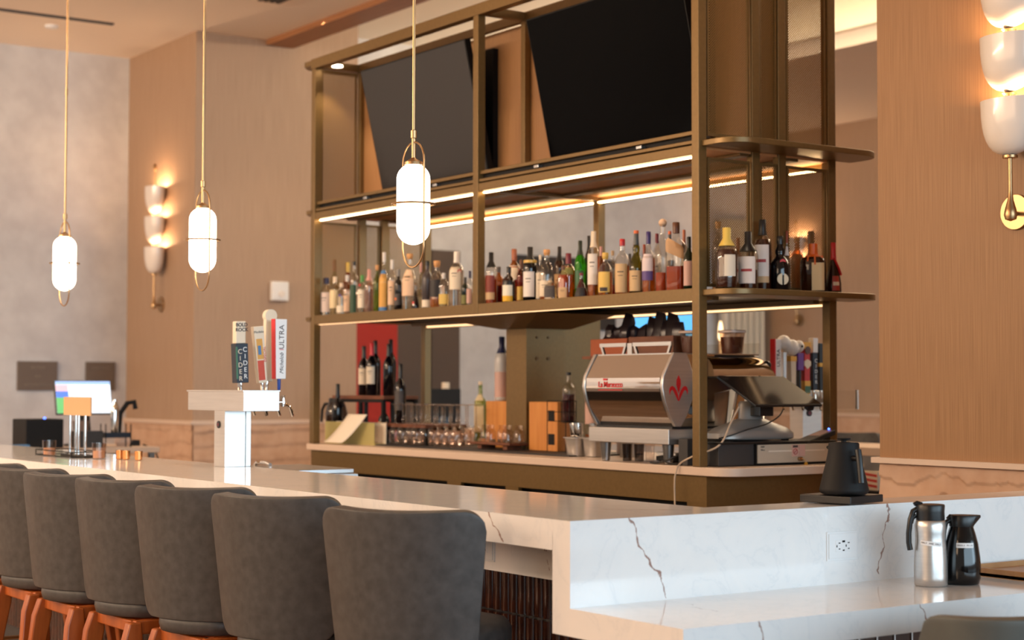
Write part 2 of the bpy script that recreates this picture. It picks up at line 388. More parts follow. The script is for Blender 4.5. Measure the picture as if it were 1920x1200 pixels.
# ================================================================ the room
def wall(name, x0, x1, y0, y1, z0, z1, mat, label=None):
    return struct(MB().box(x0, x1, y0, y1, z0, z1).build(name, mat, smooth=0), label)
wall('floor', -7, 15.2, -7, 15.9, -0.1, 0.0, 'floor_oak')
CZ = 4.64
wall('ceiling', -7, 6.90, -7, 15.47, CZ, CZ+0.1, 'ceiling_paint')
wall('ceiling_recess', 6.9, 11.6, -7, 15.9, 5.15, 5.25, 'cove_paint')
wall('trim_1', 6.90, 7.175, -7, 15.47, 4.59, 4.66, 'soffit_wood')
wall('trim_2', 7.10, 7.175, -7, 15.47, 4.66, 5.15, 'cove_paint')
wall('trim_3', 11.33, 14.6, -7, 15.47, 4.59, 4.73, 'ceiling_paint')
wall('trim_4', 11.25, 11.36, -7, 15.47, 4.73, 4.785, 'cove_paint')
wall('trim_5', 11.50, 11.6, -7, 15.47, 4.73, 5.15, 'cove_paint')
wall('wall_back', -7, 15.0, 15.47, 15.67, 0, 5.2, 'wall_paper')
wall('wall_far', 14.6, 14.8, -7, 15.47, 1.13, 4.6, 'veneer')
wall('baseboard_far', 14.57, 14.8, -7, 15.47, 0, 1.10, 'stone')
wall('trim_6', 14.55, 14.8, -7, 15.47, 1.10, 1.13, 'stone_cap')
# far pier (left in the picture)
wall('wall_pier_left', 6.202, 7.87, 13.9, 15.47, 1.13, 5.15, 'veneer')
wall('trim_7', 6.17, 7.90, 13.87, 15.47, 1.095, 1.13, 'stone_cap')
# near pier (right in the picture)
wall('wall_pier_right', 5.542, 6.75, 3.35, 5.13, 1.13, 4.64, 'veneer_warm')
wall('trim_8', 5.512, 6.78, 3.32, 5.155, 1.106, 1.13, 'stone_cap')
def strata(name, fx, axis, a0, a1, z1, res, seed, amp=0.05, lip=0.012, flip=1, z0=0.0, period=0.11):
    """split-face stone: overlapping sheets with ragged lower lips"""
    nu = int((a1-a0)/res); nv = int((z1-z0)/res)
    def f(u, v):
        a = a0 + (a1-a0)*u; z = z0 + (z1-z0)*v
        t = (z + amp*noise.noise(Vector((a*2.1+seed, 3.1, z*0.8))) + amp*0.35*noise.noise(Vector((a*7+seed, 1.7, z*3))) + amp*0.16*noise.noise(Vector((a*24, seed, 0))))/period
        fr = t - math.floor(t)
        h = lip*max(0.0, 1.0 - fr*1.05)*(0.35 + 0.65*abs(noise.noise(Vector((a*1.3, math.floor(t)*5.1, seed))))*2)
        return (fx - h, a, z) if axis == 'x' else (a, fx - h, z)
    return struct(MB().grid(f, nu, nv).build(name, 'stone', smooth=70))
strata('baseboard_pier_right', 5.545, 'x', 3.36, 5.13, 1.106, 0.007, 4.0, z0=0.8, amp=0.085, lip=0.016, period=0.095)
wall('baseboard_pier_core', 5.556, 6.74, 3.36, 5.128, 0, 1.106, 'stone')
strata('baseboard_pier_front', 13.885, 'y', 6.20, 7.87, 1.095, 0.016, 9.0, amp=0.045, lip=0.02, z0=0.3, period=0.13)
strata('baseboard_pier_left', 6.195, 'x', 13.89, 15.47, 1.095, 0.016, 2.0, amp=0.045, lip=0.02, z0=0.3, period=0.13)
wall('baseboard_pier_block', 6.20, 7.87, 13.89, 15.47, 0, 1.095, 'stone')
# openings and doors in the back wall, seen between the shelves
def on_back(name, x0, x1, z0, z1, mat, label, cat, d=0.04):
    o = MB().box(x0, x1, 15.466-d, 15.466, z0, z1).build(name, mat, smooth=0, bevel=0.004); return tag(o, label, cat)
struct(MB().box(8.45, 9.22, 15.40, 15.475, 0, 2.55).build('door_1', 'red_paint', smooth=0), 'red door at the far end, seen behind the wine bottles')
struct(MB().box(9.22, 9.60, 15.42, 15.475, 0, 2.55).build('door_2', 'door_brown', smooth=0))
struct(MB().box(9.67, 10.03, 15.42, 15.475, 0, 2.93).build('door_3', 'door_brown', smooth=0))
on_back('notice_board', 10.81, 12.22, 2.1, 2.93, 'dark_grey', 'dark wall board behind the bottle shelf, right of the brown door', 'board')
t = thing('television', 'far television with a bright blue picture above the coffee bags', 'television', (12.95, 15.44, 1.9))
MB().box(12.44, 13.46, 15.41, 15.466, 1.95, 2.55).build('bezel', 'black_plastic', t)
pm('screen_blue', (90, 170, 220), 0.4, emit=((90, 180, 236), 1.1)); MB().box(12.46, 13.44, 15.402, 15.412, 1.97, 2.53).build('screen', 'screen_blue', t)
# pleated curtain in the far corner
def pleat(u, v):
    x = 13.75 + 0.7*u; return (x, 15.30 + 0.05*math.sin(u*2*PI*7), 0.003 + 3.5*v)
pm('curtain_cloth', (214, 206, 190), 0.8); tag(MB().grid(pleat, 84, 2).build('curtain', 'curtain_cloth', smooth=60), 'pale pleated curtain hanging in the far corner behind the coffee machine', 'curtain')
# signs on the back wall at left
for (x0, x1, lab, words) in ((5.13, 5.51, 'grey wall sign with small lettering, left one above the till monitor', ('SECTION', 'B A', 'INFORMATION B')), (5.79, 6.08, 'grey wall sign partly hidden by the pier, right one above the till monitor', ('ASSISTANCE', '', ''))):
    s_ = thing('wall_sign', lab, 'sign', ((x0+x1)/2, 15.45, 1.397))
    MB().box(x0, x1, 15.44, 15.47, 1.397, 1.67).build('panel', 'sign_grey', s_, bevel=0.003)
    for k, wd in enumerate(words):
        if wd: text_mesh('lettering', wd, 0.034, face_ny(((x0+x1)/2, 15.438, 1.61-0.08*k)), 'sign_text', s_)
# ceiling fittings
tag(MB().box(3.0, 5.48, 14.03, 14.09, CZ-0.012, CZ).build('ceiling_vent', 'dark_grey', smooth=0), 'long thin slot vent in the ceiling at top left', 'vent')
t = thing('ceiling_vent', 'short louvred vent in the ceiling near the wood soffit', 'vent', (6.2, 12.1, CZ-0.02))
MB().box(6.08, 6.32, 11.7, 12.50, CZ-0.006, CZ).build('frame', 'ceiling_paint', t)
for k in range(4): MB().box(6.10+.055*k, 6.135+.055*k, 11.73, 12.46, CZ-0.018, CZ-0.006).build('slat', 'dark_grey', t, smooth=0)
tag(MB().lathe([(0.06, CZ), (0.06, CZ-0.015), (0.05, CZ-0.025)], c=(5.063, 14.451, 0)).build('ceiling_speaker', 'white_plastic'), 'small round white disc on the ceiling beside the slot vent', 'speaker')
t = thing('wall_alarm', 'small white box alarm on the veneered pier left of the shelves', 'alarm', (7.03, 13.88, 2.22))
MB().box(6.947, 7.124, 13.845, 13.90, 2.225, 2.405).build('housing', 'white_plastic', t, bevel=0.012)
MB().cyl((7.045, 13.845, 2.29), (7.045, 13.83, 2.29), 0.03).build('lens', 'porcelain', t)

# ================================================================ bar counter
BX0, BX1, BY = 2.745, 3.40, 3.667
vs = [((2.971, 3.667, 1.041), (3.091, 3.667, 0.839)), ((2.93, 3.667, 1.09), (2.971, 3.667, 1.041)), ((3.091, 3.667, .839), (3.03, 3.40, .833)), ((3.991, 3.667, 1.035), (3.958, 3.667, 0.853)), ((4.0, 3.667, 1.09), (3.991, 3.667, 1.035)),
      ((2.99, 3.197, 0.834), (3.04, 3.197, 0.77)), ((3.616, 3.197, 0.835), (3.64, 3.197, 0.76)), ((2.745, 4.07, 1.07), (2.745, 3.984, 0.991)), ((3.0, 4.14, 0.95), (3.0, 4.101, 0.857)),
      ((3.10, 3.98, 1.07), (3.30, 3.80, 1.07)), ((3.0, 4.13, 0.95), (2.99, 4.10, 0.85))]
marble('marble', vs); ABS.add('marble')
bar = thing('bar_counter', 'long white marble bar counter with grey and rust veins and a lowered end shelf', 'bar counter', (3.07, 7.3, 0))
top = MB().prism([(BX0, BY), (5.60, BY), (5.60, 3.86), (BX1, 3.86), (BX1, 12.4), (BX0, 12.4)], 'z', 1.03, 1.07)
top.build('countertop', 'marble', bar, smooth=0)
m = MB().box(BX0, BX0+0.04, BY+0.08, 12.4, 0.985, 1.03); m.build('fascia', 'marble', bar, smooth=0)
m = MB().box(BX0, 5.56, BY, BY+0.03, 0.833, 1.03); m.box(BX0, 3.02, BY+0.03, BY+0.081, 0.757, 1.03)
m.build('end_panel', 'marble', bar, smooth=0)
m = MB().box(BX0, 5.56, 3.197, BY+0.03, 0.757, 0.833); m.build('low_shelf', 'marble', bar, smooth=0)
m = MB().box(3.0, 3.36, BY+0.05, 12.4, 0.853, 1.03); m.build('upper_panel', 'marble', bar, smooth=0)
m = MB().box(3.03, 3.36, BY+0.06, 12.4, 0.0, 0.853); m.box(3.05, 5.5, 3.45, 3.8, 0, 0.757); m.build('carcass', 'dark_grey', bar, smooth=0)
# half-round ribbed tiles, two visible courses
m = MB(); rows = [(0.730, 0.853), (0.43, 0.722), (0.13, 0.422)]
for z0, z1 in rows:
    k = 0
    while BY + 0.10 + 0.045*(k+1) < 12.38:
        yc = BY + 0.10 + 0.045*(k+0.5)
        m.prism([(3.03 - 0.0215*math.sin(a), yc - 0.0215*math.cos(a)) for a in [PI*i/6 for i in range(7)]], 'z', z0, z1); k += 1
m.build('tile_front', 'tile', bar, smooth=50)
m = MB()
for k in range(34): m.box(3.1 + 0.075*k, 3.106 + 0.075*k, 3.443, 3.45, 0.05, 0.757)
m.build('metal_strips', 'steel', bar, smooth=0)
m = MB().box(3.05, 5.5, 3.447, 3.452, 0.0, 0.757); m.build('base_panel', 'tile', bar, smooth=0)

def outlet(lab, T, double):
    o = thing('power_outlet', lab, 'outlet', T.to_translation())
    # local frame: x right, y up, z outwards
    w, h = (0.0665, 0.0445)
    m = MB(); m.prism([(-w, -h), (w, -h), (w, h), (-w, h)], 'z', 0, 0.004, T); m.prism([(-w+.006, -h+.006), (w-.006, -h+.006), (w-.006, h-.006), (-w+.006, h-.006)], 'z', 0.004, 0.007, T)
    m.build('cover_plate', 'white_plastic', o, bevel=0.0015)
    m = MB(); m.prism([(-.034, -.018), (.034, -.018), (.034, .018), (-.034, .018)], 'z', 0.006, 0.0085, T); m.build('socket_face', 'white_plastic', o, bevel=0.001)
    m = MB()
    for (cx, cy, a, b) in ((-.018, .009, .004, .0015), (-.018, -.009, .0035, .0015), (-.029, 0, .002, .0035), (.022, .009, .004, .0015), (.022, -.009, .0035, .0015), (.011, 0, .002, .0035), (0, .0135, .006, .003), (0, -.0135, .004, .002)):
        m.prism([(cx-a, cy-b), (cx+a, cy-b), (cx+a, cy+b), (cx-a, cy+b)], 'z', 0.0084, 0.0088, T)
    m.build('slots', 'black_gloss', o, smooth=0)
outlet('white power outlet set sideways in the white marble end panel', face_ny((3.789, BY, 0.949)), True)
outlet('white power outlet under the bar top, behind the nearest stool', face_nx((3.0, 4.47, 0.925)), True)
# ================================================================ bar stools
def shell(z0, z1, a, b, span, lean, r, nu=44, nv=22, n=2.7, waist=0.0):
    """curved upholstered back: a rounded rectangle wrapped round a U plan, open towards +X"""
    m = MB()
    def f(u, v):
        ss = (u*2-1); L = 0.62
        e = max(0.0, abs(ss) - (1 - r/L))/(r/L)          # rounding of the free corners
        cut = r*(1 - math.sqrt(max(0, 1-e*e)))
        z = z0 + cut*1.0 + (z1 - z0 - 2*cut)*v
        t = (z - z0)/(z1 - z0)
        ph = math.radians(span)*ss
        c, s = math.cos(ph), math.sin(ph)
        k = 1.0/((abs(c)**n + abs(s)**n)**(1.0/n))
        w = 0.93 + 0.09*t
        x = -a*k*c*w - lean*t + lean*0.3; y = b*k*s*w
        return (x, y, z - 0.010*abs(ss)**2*t)
    return m.grid(f, nu, nv)
def curved_back(z0, z1, hw, sag, xb, lean, r, nu=84, nv=30):
    """upright cushion panel, gently bowed round the sitter, wider at the top"""
    def f(u, v):
        ss = u*2-1; L = hw
        e = max(0.0, abs(ss) - (1 - r/L))/(r/L); cut_ = r*(1 - math.sqrt(max(0, 1-e*e)))
        z = z0 + cut_ + (z1 - z0 - 2*cut_)*v; t = (z - z0)/(z1 - z0); w = 0.82 + 0.18*t
        return (-xb + sag*abs(ss)**2.1*w - lean*t, hw*ss*w, z + 0.008*abs(ss)**2*t)
    return MB().grid(f, nu, nv)
stool = thing('bar_stool', 'x', 'bar stool', (0, 0, 0), 'grey leather stools along the bar')
o = curved_back(0.625, 1.082, 0.260, 0.090, 0.180, 0.040, 0.06).build('backrest', 'leather', stool, smooth=60)
sm = o.modifiers.new('thick', 'SOLIDIFY'); sm.thickness = 0.046; sm.offset = 0.0
bv = o.modifiers.new('bevel', 'BEVEL'); bv.width = 0.020; bv.segments = 4; bv.limit_method = 'ANGLE'; bv.angle_limit = math.radians(50)
m = MB().lathe([(0.175, 0.571), (0.190, 0.577), (0.196, 0.60), (0.194, 0.632), (0.17, 0.645)], c=(0.0, 0, 0), seg=40, n=2.6); m.build('seat_base', 'leather', stool, smooth=60)
m = MB().lathe([(0.18, 0.64), (0.205, 0.645), (0.222, 0.67), (0.222, 0.72), (0.205, 0.745), (0.16, 0.755)], c=(0.035, 0, 0), seg=40, n=3.0); m.build('seat', 'leather', stool, smooth=60)
for sx in (-1, 1):
    for sy in (-1, 1):
        def leg(u):  # centre line from the knee down to the floor
            return Vector((sx*(0.165 + 0.075*u) + 0.02, sy*(0.185 + 0.05*u), 0.562*(1-u)))
        m = MB(); ring = []
        for k in range(9):
            u = k/8; p = leg(u); hw = 0.040*(1-u) + 0.020*u; hy = 0.024*(1-u) + 0.016*u
            if k == 0: hw *= 0.6
            ring.append([m.bm.verts.new((p.x+dx*hw, p.y+dy*hy, p.z)) for dx, dy in ((-1, -1), (1, -1), (1, 1), (-1, 1))])
        for A, B in zip(ring, ring[1:]):
            for q in range(4): m.bm.faces.new((A[q], A[(q+1) % 4], B[(q+1) % 4], B[q]))
        m.bm.faces.new(ring[0]); m.bm.faces.new(list(reversed(ring[-1])))
        m.build('leg', 'stool_wood', stool, bevel=0.008, seg=3)
for sy in (-1, 1):
    MB().box(-0.145, 0.19, sy*0.185-0.018, sy*0.185+0.018, 0.515, 0.568).build('side_rail', 'stool_wood', stool, bevel=0.008)
for sx in (-1, 1):
    MB().box(sx*0.155+0.02-0.016, sx*0.155+0.02+0.016, -0.17, 0.17, 0.52, 0.566).build('cross_rail', 'stool_wood', stool, bevel=0.006)
m = MB().tube([(-0.19, -0.218, 0.24), (0.23, -0.218, 0.24)], 0.009); m.tube([(-0.19, 0.218, 0.24), (0.23, 0.218, 0.24)], 0.009)
m.tube([(0.23, -0.215, 0.2), (0.23, 0.215, 0.2)], 0.011); m.tube([(-0.19, -0.218, 0.24), (-0.19, 0.218, 0.24)], 0.009)
m.build('footrest', 'brass', stool)
STOOLS = [(2.63, 4.225, 31, 'grey leather bar stool nearest the camera, closest to the marble bar end'),
          (2.61, 4.965, 26, 'grey leather bar stool, second from the marble bar end'),
          (2.58, 5.54, 29, 'grey leather bar stool, third from the marble bar end'),
          (2.56, 6.11, 22, 'grey leather bar stool, fourth from the marble bar end'),
          (2.53, 6.62, 23, 'grey leather bar stool, fifth from the marble bar end'),
          (2.54, 7.16, 22, 'grey leather bar stool, sixth from the marble bar end, cut by the left edge'),
          (2.55, 7.72, 22, 'grey leather bar stool, farthest one, only its top edge showing at the left')]
proto = stool
for i, (x, y, sw, lab) in enumerate(STOOLS):
    if i == 0: stool.location = (x, y, 0); stool['label'] = lab; t = stool
    else: t = dup(proto, (x, y, 0), 0, lab)
    for c_ in t.children:                       # the seats swivel on their frames
        if c_.name.split('.')[0] in ('backrest', 'seat', 'seat_base'): c_.rotation_euler = (0, 0, math.radians(sw))

# low dining chair at the end shelf (lower right corner)
ch = thing('dining_chair', 'low grey green leather chair tucked at the lowered marble shelf, lower right corner', 'chair', (3.62, 2.92, 0))
o = shell(0.50, 0.868, 0.24, 0.30, 96, 0.03, 0.07)
for v in o.bm.verts: v.co = Vector((3.62 - v.co.y, 2.92 + v.co.x, v.co.z))
o = o.build('backrest', 'leather_green', ch, smooth=60)
sm = o.modifiers.new('thick', 'SOLIDIFY'); sm.thickness = 0.04; sm.offset = 0.0
bv = o.modifiers.new('bevel', 'BEVEL'); bv.width = 0.015; bv.segments = 3; bv.limit_method = 'ANGLE'; bv.angle_limit = math.radians(50)
MB().lathe([(0.22, 0.40), (0.25, 0.42), (0.25, 0.46), (0.22, 0.48)], c=(3.62, 2.94, 0), seg=32, n=3).build('seat', 'leather_green', ch)
for sx in (-1, 1):
    for sy in (-1, 1): MB().cyl((3.62+sx*0.2, 2.92+sy*0.18, 0.41), (3.62+sx*0.23, 2.92+sy*0.21, 0), 0.018, 0.012).build('leg', 'stool_wood', ch)

# ================================================================ pendants
def racetrack(hw, z0, z1, n=10):
    zt = z1 - hw; zb = z0 + hw; P = []
    for i in range(n+1): a = PI*i/n; P.append((0, hw*math.cos(a), zt + hw*math.sin(a)))
    for i in range(n+1): a = PI + PI*i/n; P.append((0, hw*math.cos(a), zb + hw*math.sin(a)))
    return P
pend = thing('pendant_light', 'x', 'pendant light', (0, 0, 2.085), 'brass pendants with pill shaped glass')
R, Hh = 0.060, 0.1455
prof = [(0.028, Hh - 0.002)] + [(R*math.cos(a), Hh - R*0.92 + R*0.92*math.sin(a)) for a in [math.radians(d) for d in (62, 45, 30, 15, 0)]]
prof += [(R*math.cos(a), -Hh + R + R*math.sin(a)) for a in [math.radians(d) for d in (0, -15, -30, -45, -60, -75, -89)]]
prof = [(max(r, 0.0008), z + 2.085) for r, z in prof]
MB().lathe(prof, seg=36).build('glass_shade', 'globe', pend)
MB().lathe([(0.034, 2.085+0.140), (0.033, 2.085+0.150), (0.012, 2.085+0.162), (0.0075, 2.085+0.166), (0.0075, 2.085+0.235), (0.011, 2.085+0.237), (0.011, 2.085+0.263), (0.0055, 2.085+0.266), (0.0055, CZ-0.03), (0.06, CZ-0.03), (0.06, CZ)], seg=20).build('rod', 'brass', pend)
for zc in (2.98, 3.85): MB().lathe([(0.0075, zc), (0.0075, zc+0.035)], seg=12).build('rod_coupling', 'brass', pend)
MB().tube([(x, y, z + 2.085) for x, y, z in racetrack(0.072, -0.225, 0.222)], 0.0035, closed=True).build('wire_loop', 'brass', pend)
MB().tube([(0.076*math.cos(2*PI*i/40), 0.076*math.sin(2*PI*i/40), 2.085) for i in range(40)], 0.0036, closed=True).build('ring', 'brass', pend)
PEND = [((3.1, 5.072), 'glowing pill shaped pendant nearest the camera, in front of the televisions'),
        ((3.1, 6.861), 'glowing pill shaped pendant above the beer tower, middle of three'),
        ((3.1, 8.603), 'glowing pill shaped pendant farthest left, above the till monitor')]
pend.location = (3.1, 5.072, 2.085)
for i, ((x, y), lab) in enumerate(PEND):
    if i == 0: pend['label'] = lab
    else:
        dup(pend, (x, y, 2.085), 0, lab)

# ================================================================ wall sconces
def sconce(wx, y, zb, off, sp, lab, glow):
    """three stacked porcelain cups on a brass stem; zb is the backplate height; wall faces -X"""
    s_ = thing('wall_sconce', lab, 'wall light', (wx, y+.045, zb), 'three cup wall sconces')
    cx = wx - 0.094; RY = 1.52
    MB().cyl((wx, y+.045, zb), (wx-0.014, y+.045, zb), 0.073, seg=36).build('backplate', 'brass', s_, bevel=0.003)
    MB().tube([(wx-0.01, y+.045, zb-.005), (wx-.05, y+.04, zb-.005), (cx, y+.004, zb-.005)], 0.009).build('bracket', 'brass', s_)
    MB().lathe([(0.004, -0.045), (0.022, -0.038), (0.027, -0.02), (0.022, 0.005), (0.012, 0.04), (0.0085, 0.08), (0.0085, off-.012), (0.03, off-.010), (0.03, off), (0.0085, off+.001), (0.0085, off+.012)], c=(cx, y, zb), seg=24).build('stem', 'brass', s_)
    for k in range(3):
        zz = zb + off + sp*k
        r0, hh = 0.085, sp*.87
        outer = [(0.012, 0)] + [(r0*math.sin(a)**0.74, hh*(1 - math.cos(a)**0.74)*0.99 + 0.002) for a in [math.radians(d) for d in (10, 20, 30, 40, 50, 60, 70, 80, 86)]] + [(r0+0.001, hh)]
        inner = [(max(r-0.005, 0.006), z+0.007) for r, z in reversed(outer[:-1])]
        MB().lathe([(r, z+zz) for r, z in outer] + [(r0-0.003, hh+zz)] + [(r, z+zz) for r, z in inner], c=(cx, y, 0), seg=48, ry=RY).build('cup', 'porcelain', s_, smooth=60)
        MB().lathe([(0.0085, 0.01), (0.0085, sp-.016), (0.022, sp-.015), (0.030, sp-.008), (0.012, sp-.002)] if k < 2 else [(0.0085, 0.02), (0.0085, sp*.86+.15), (0.016, sp*.86+.16), (0.017, sp*.86+.20), (0.006, sp*.86+.22)], c=(cx, y, zz), seg=20).build('connector', 'brass', s_)
        if glow:
            for dy in (-0.07, 0.07): point('sconce_bulb', (cx, y+dy, zz+hh-.02), glow, WARM2, 0.016)
    return s_
sconce(5.542, 4.337, 2.147, .219, .258, 'three cup porcelain and brass sconce on the near veneered pier at the right edge', 5.0)
sconce(6.202, 14.588, 2.197, .283, .281, 'three cup sconce on the far pier left of the second pendant', 6.0)
sconce(14.6, 14.77, 2.26, .25, .265, 'distant three cup sconce glimpsed through the mesh at the right of the shelves', 9.0)

# ================================================================ beer tower on the bar
tw = thing('beer_tower', 'brushed steel T shaped draught tower standing on the bar with four tap handles', 'beer tower', (3.34, 7.04, 1.07))
m = MB().box(3.274, 3.377, 6.987, 7.101, 1.07, 1.325); m.box(3.379, 3.405, 6.987, 7.101, 1.07, 1.325); m.build('column', 'brushed_steel', tw, bevel=0.002)
m = MB().box(3.276, 3.453, 6.80, 7.40, 1.325, 1.414); m.build('cross_box', 'brushed_steel', tw, bevel=0.002)
m = MB().box(3.270, 3.457, 6.795, 7.405, 1.412, 1.419); m.build('cap_plate', 'brushed_steel', tw, bevel=0.002)
m = MB().cyl((3.274, 7.05, 1.262), (3.270, 7.05, 1.262), 0.017, seg=24); bd = m.build('badge', 'black_plastic', tw); m = MB().cyl((3.2702, 7.05, 1.262), (3.2692, 7.05, 1.262), 0.007, seg=20); m.build('emblem', 'cap_maroon', bd)
pm('blue_ferrule', (30, 70, 160), 0.35); pm('lab_navy', (24, 34, 52), 0.5); pm('lab_green', (60, 110, 80), 0.5); pm('lab_modelo', (196, 70, 40), 0.5)
def tap(x, y, ztop, zbot, wd, th, mat, lab, tilt=0.0, parent=tw, face='y', ferr='chrome', taper=0.85):
    """paddle handle, broad faces towards -Y, with its faucet below on the +X side"""
    T = Matrix.Translation((x, y, zbot)) @ Matrix.Rotation(tilt, 4, 'Y')
    h = ztop - zbot
    m = MB(); m.prism([(-wd/2*taper, 0), (wd/2*taper, 0), (wd/2, h), (-wd/2, h)], 'y', -th/2, th/2, T)
    hd = m.build('tap_handle', mat, parent, bevel=0.003); hd['label'] = lab
    m = MB(); m.lathe([(0.006, -0.05), (0.008, -0.04), (0.008, 0.0)], T=T); m.build('ferrule', ferr, hd)
    return hd, T, h
def faucet(x, y, z, parent, s=1):
    m = MB(); m.cyl((x, y, z+0.02), (x+s*0.035, y, z+0.02), 0.011); m.lathe([(0.012, 0.0), (0.014, 0.02), (0.009, 0.05)], c=(x+s*0.035, y, z)); m.tube([(x+s*0.035, y, z+0.008), (x+s*0.055, y, z+0.008), (x+s*0.07, y, z-0.003), (x+s*0.085, y, z-0.045)], 0.0075)
    m.build('faucet', 'chrome', parent)
def letters(hd, T, h, items, th):
    for (txt, size, u, fz, mat, rot, sh) in items:
        text_mesh('lettering', txt, size, T @ Matrix.Translation((u, -th/2-0.0006, h*fz)) @ Matrix.Rotation(PI/2, 4, 'X') @ Matrix.Rotation(rot, 4, 'Z'), mat, hd, depth=0.0004, shear=sh)
ya, yb, yc, yd = 6.83, 6.96, 7.12, 7.28
for yy in (6.84, 6.97, 7.10, 7.23, 7.36): faucet(3.457, yy, 1.345, tw)
hd, T, h = tap(3.468, 6.835, 1.742, 1.470, 0.062, 0.035, 'white_plastic', 'white tap handle with red side and blue ferrule', parent=tw, ferr='blue_ferrule')
letters(hd, T, h, [('ULTRA', 0.036, 0.004, 0.70, 'ink', PI/2, 0), ('I', 0.03, 0.004, 0.49, 'red_mark', PI/2, 0), ('Michelob', 0.026, 0.004, 0.26, 'ink', PI/2, 0.35)], 0.035)
m = MB().prism([(-0.0315*0.85, 0), (-0.0285*0.85, 0), (-0.0285, h), (-0.0315, h)], 'y', -0.0185, 0.0185, T); m.build('side_band', 'red_mark', hd, smooth=0)
hd, T, h = tap(3.455, 6.93, 1.760, 1.460, 0.05, 0.03, 'lab_cream', 'cream tap handle with rounded top behind the white one', tilt=0.04)
m = MB().lathe([(0.030, -0.016), (0.030, 0.016)], T=T @ Matrix.Translation((0, 0, h)) @ Matrix.Rotation(PI/2, 4, 'X')); m.build('round_top', 'lab_cream', hd)
hd, T, h = tap(3.385, 6.84, 1.708, 1.452, 0.052, 0.03, 'lab_cream', 'cream and red illustrated tap handle', tilt=-0.10, taper=0.8)
letters(hd, T, h, [('Modelo', 0.016, -0.002, 0.9, 'ink', 0, 0), ('ESPECIAL', 0.017, 0.019, 0.5, 'lab_spot_red', PI/2, 0)], 0.03)
m = MB(); m.prism([(-.020, h*.05), (.012, h*.05), (.012, h*.40), (-.020, h*.40)], 'y', -.0158, -.0152, T); m.build('picture', 'lab_modelo', hd, smooth=0)
m = MB(); m.prism([(-.018, h*.42), (.012, h*.42), (.012, h*.78), (-.018, h*.78)], 'y', -.0158, -.0152, T); m.build('picture', 'lab_mustard', hd, smooth=0)
m = MB(); m.prism([(-.013, h*.50), (.002, h*.50), (.002, h*.66), (-.013, h*.66)], 'y', -.0165, -.0158, T); m.build('picture', 'lab_band_blue', hd, smooth=0)
hd, T, h = tap(3.282, 6.845, 1.628, 1.452, 0.062, 0.05, 'lab_navy', 'dark cider tap handle with cream upper block', tilt=-0.04, taper=0.95)
letters(hd, T, h, [('C\nI\nD\nE\nR', 0.030, 0.014, 0.50, 'white_plastic', 0, 0), ('C\nI\nD\nE\nR', 0.030, -0.010, 0.45, 'lab_cream', 0, 0)], 0.05)
m = MB(); m.prism([(-.031, h*.1), (-.022, h*.1), (-.022, h*.92), (-.031, h*.92)], 'y', -.0258, -.0252, T); m.build('side_panel', 'lab_green', hd, smooth=0)
m = MB(); m.prism([(-.026, h), (.022, h), (.026, h+.10), (-.022, h+.10)], 'y', -.02, .02, T); bl = m.build('upper_block', 'lab_cream', hd, bevel=0.004)
text_mesh('lettering', 'BOLD\nROCK', 0.022, T @ Matrix.Translation((0.004, -0.0206, h+0.072)) @ Matrix.Rotation(PI/2, 4, 'X'), 'ink', hd, depth=0.0004, bold=0.0006)
hd, T, h = tap(3.345, 6.99, 1.70, 1.46, 0.03, 0.02, 'lab_navy', 'narrow dark tap handle behind the cider handle', tilt=-0.03)

# chrome glass rinser rail behind the bar edge
rn = thing('glass_rinser', 'chrome glass rinser rail just behind the bar top, right of the beer tower', 'rinser', (3.62, 6.9, 0.93))
MB().box(3.45, 3.75, 6.64, 7.16, 1.045, 1.066).build('tray', 'steel', rn, bevel=0.004)
MB().tube([(3.5, 7.14, 1.066), (3.5, 7.12, 1.080), (3.5, 7.02, 1.084), (3.5, 6.98, 1.076)], 0.009).build('spout', 'chrome', rn)
MB().box(3.45, 3.75, 6.60, 7.20, 0.0, 1.045).build('stand', 'steel', rn, bevel=0.003)

# ================================================================ kettle, carafes, tray on the near end
kb = thing('electric_kettle', 'matte black pour over kettle standing on its square base on the bar end', 'kettle', (3.915, 3.765, 1.07))
Tk = Matrix.Translation((3.891, 3.765, 1.07)) @ Matrix.Rotation(math.radians(11), 4, 'Z')
MB().box(-0.094, 0.094, -0.094, 0.094, 0.004, 0.028, Tk).build('base', 'black_plastic', kb, bevel=0.003)
MB().lathe([(0.019, 0.030), (0.019, 0.040), (0.015, 0.042)], c=(0.074, -0.020, -0.002), T=Tk).build('knob', 'black_plastic', kb)
Tb = Matrix.Translation((3.872, 3.735, 1.07))
MB().lathe([(0.066, 0.031), (0.073, 0.034), (0.0775, 0.042), (0.076, 0.050), (0.068, 0.085), (0.059, 0.120), (0.052, 0.150), (0.0485, 0.172), (0.0480, 0.188), (0.047, 0.191)], T=Tb, seg=48).build('body', 'black_matte', kb, smooth=50)
MB().lathe([(0.045, 0.190), (0.045, 0.193), (0.008, 0.195), (0.008, 0.199), (0.021, 0.202), (0.022, 0.206), (0.018, 0.208)], T=Tb, seg=32).build('lid', 'black_matte', kb)
dv = Vector((-0.2, -0.88, 0)).normalized(); kc = Vector((3.872, 3.735, 1.07))
hp = [kc + dv*r + Vector((0, 0, z)) for r, z in ((0.078, 0.172), (0.084, 0.150), (0.090, 0.115), (0.096, 0.070))]
m = MB().tube(hp, 0.0105, seg=10); m.tube([kc + dv*0.045 + Vector((0, 0, 0.145)), kc + dv*0.085 + Vector((0, 0, 0.145))], 0.009, seg=10); m.build('handle', 'black_plastic', kb, smooth=60)
sd = -dv; sp_ = [Vector((3.872, 3.735, 1.07)) + sd*r + Vector((0, 0, z)) for r, z in ((0.068, 0.05), (0.085, 0.055), (0.086, 0.10), (0.074, 0.14), (0.076, 0.168), (0.092, 0.175))]
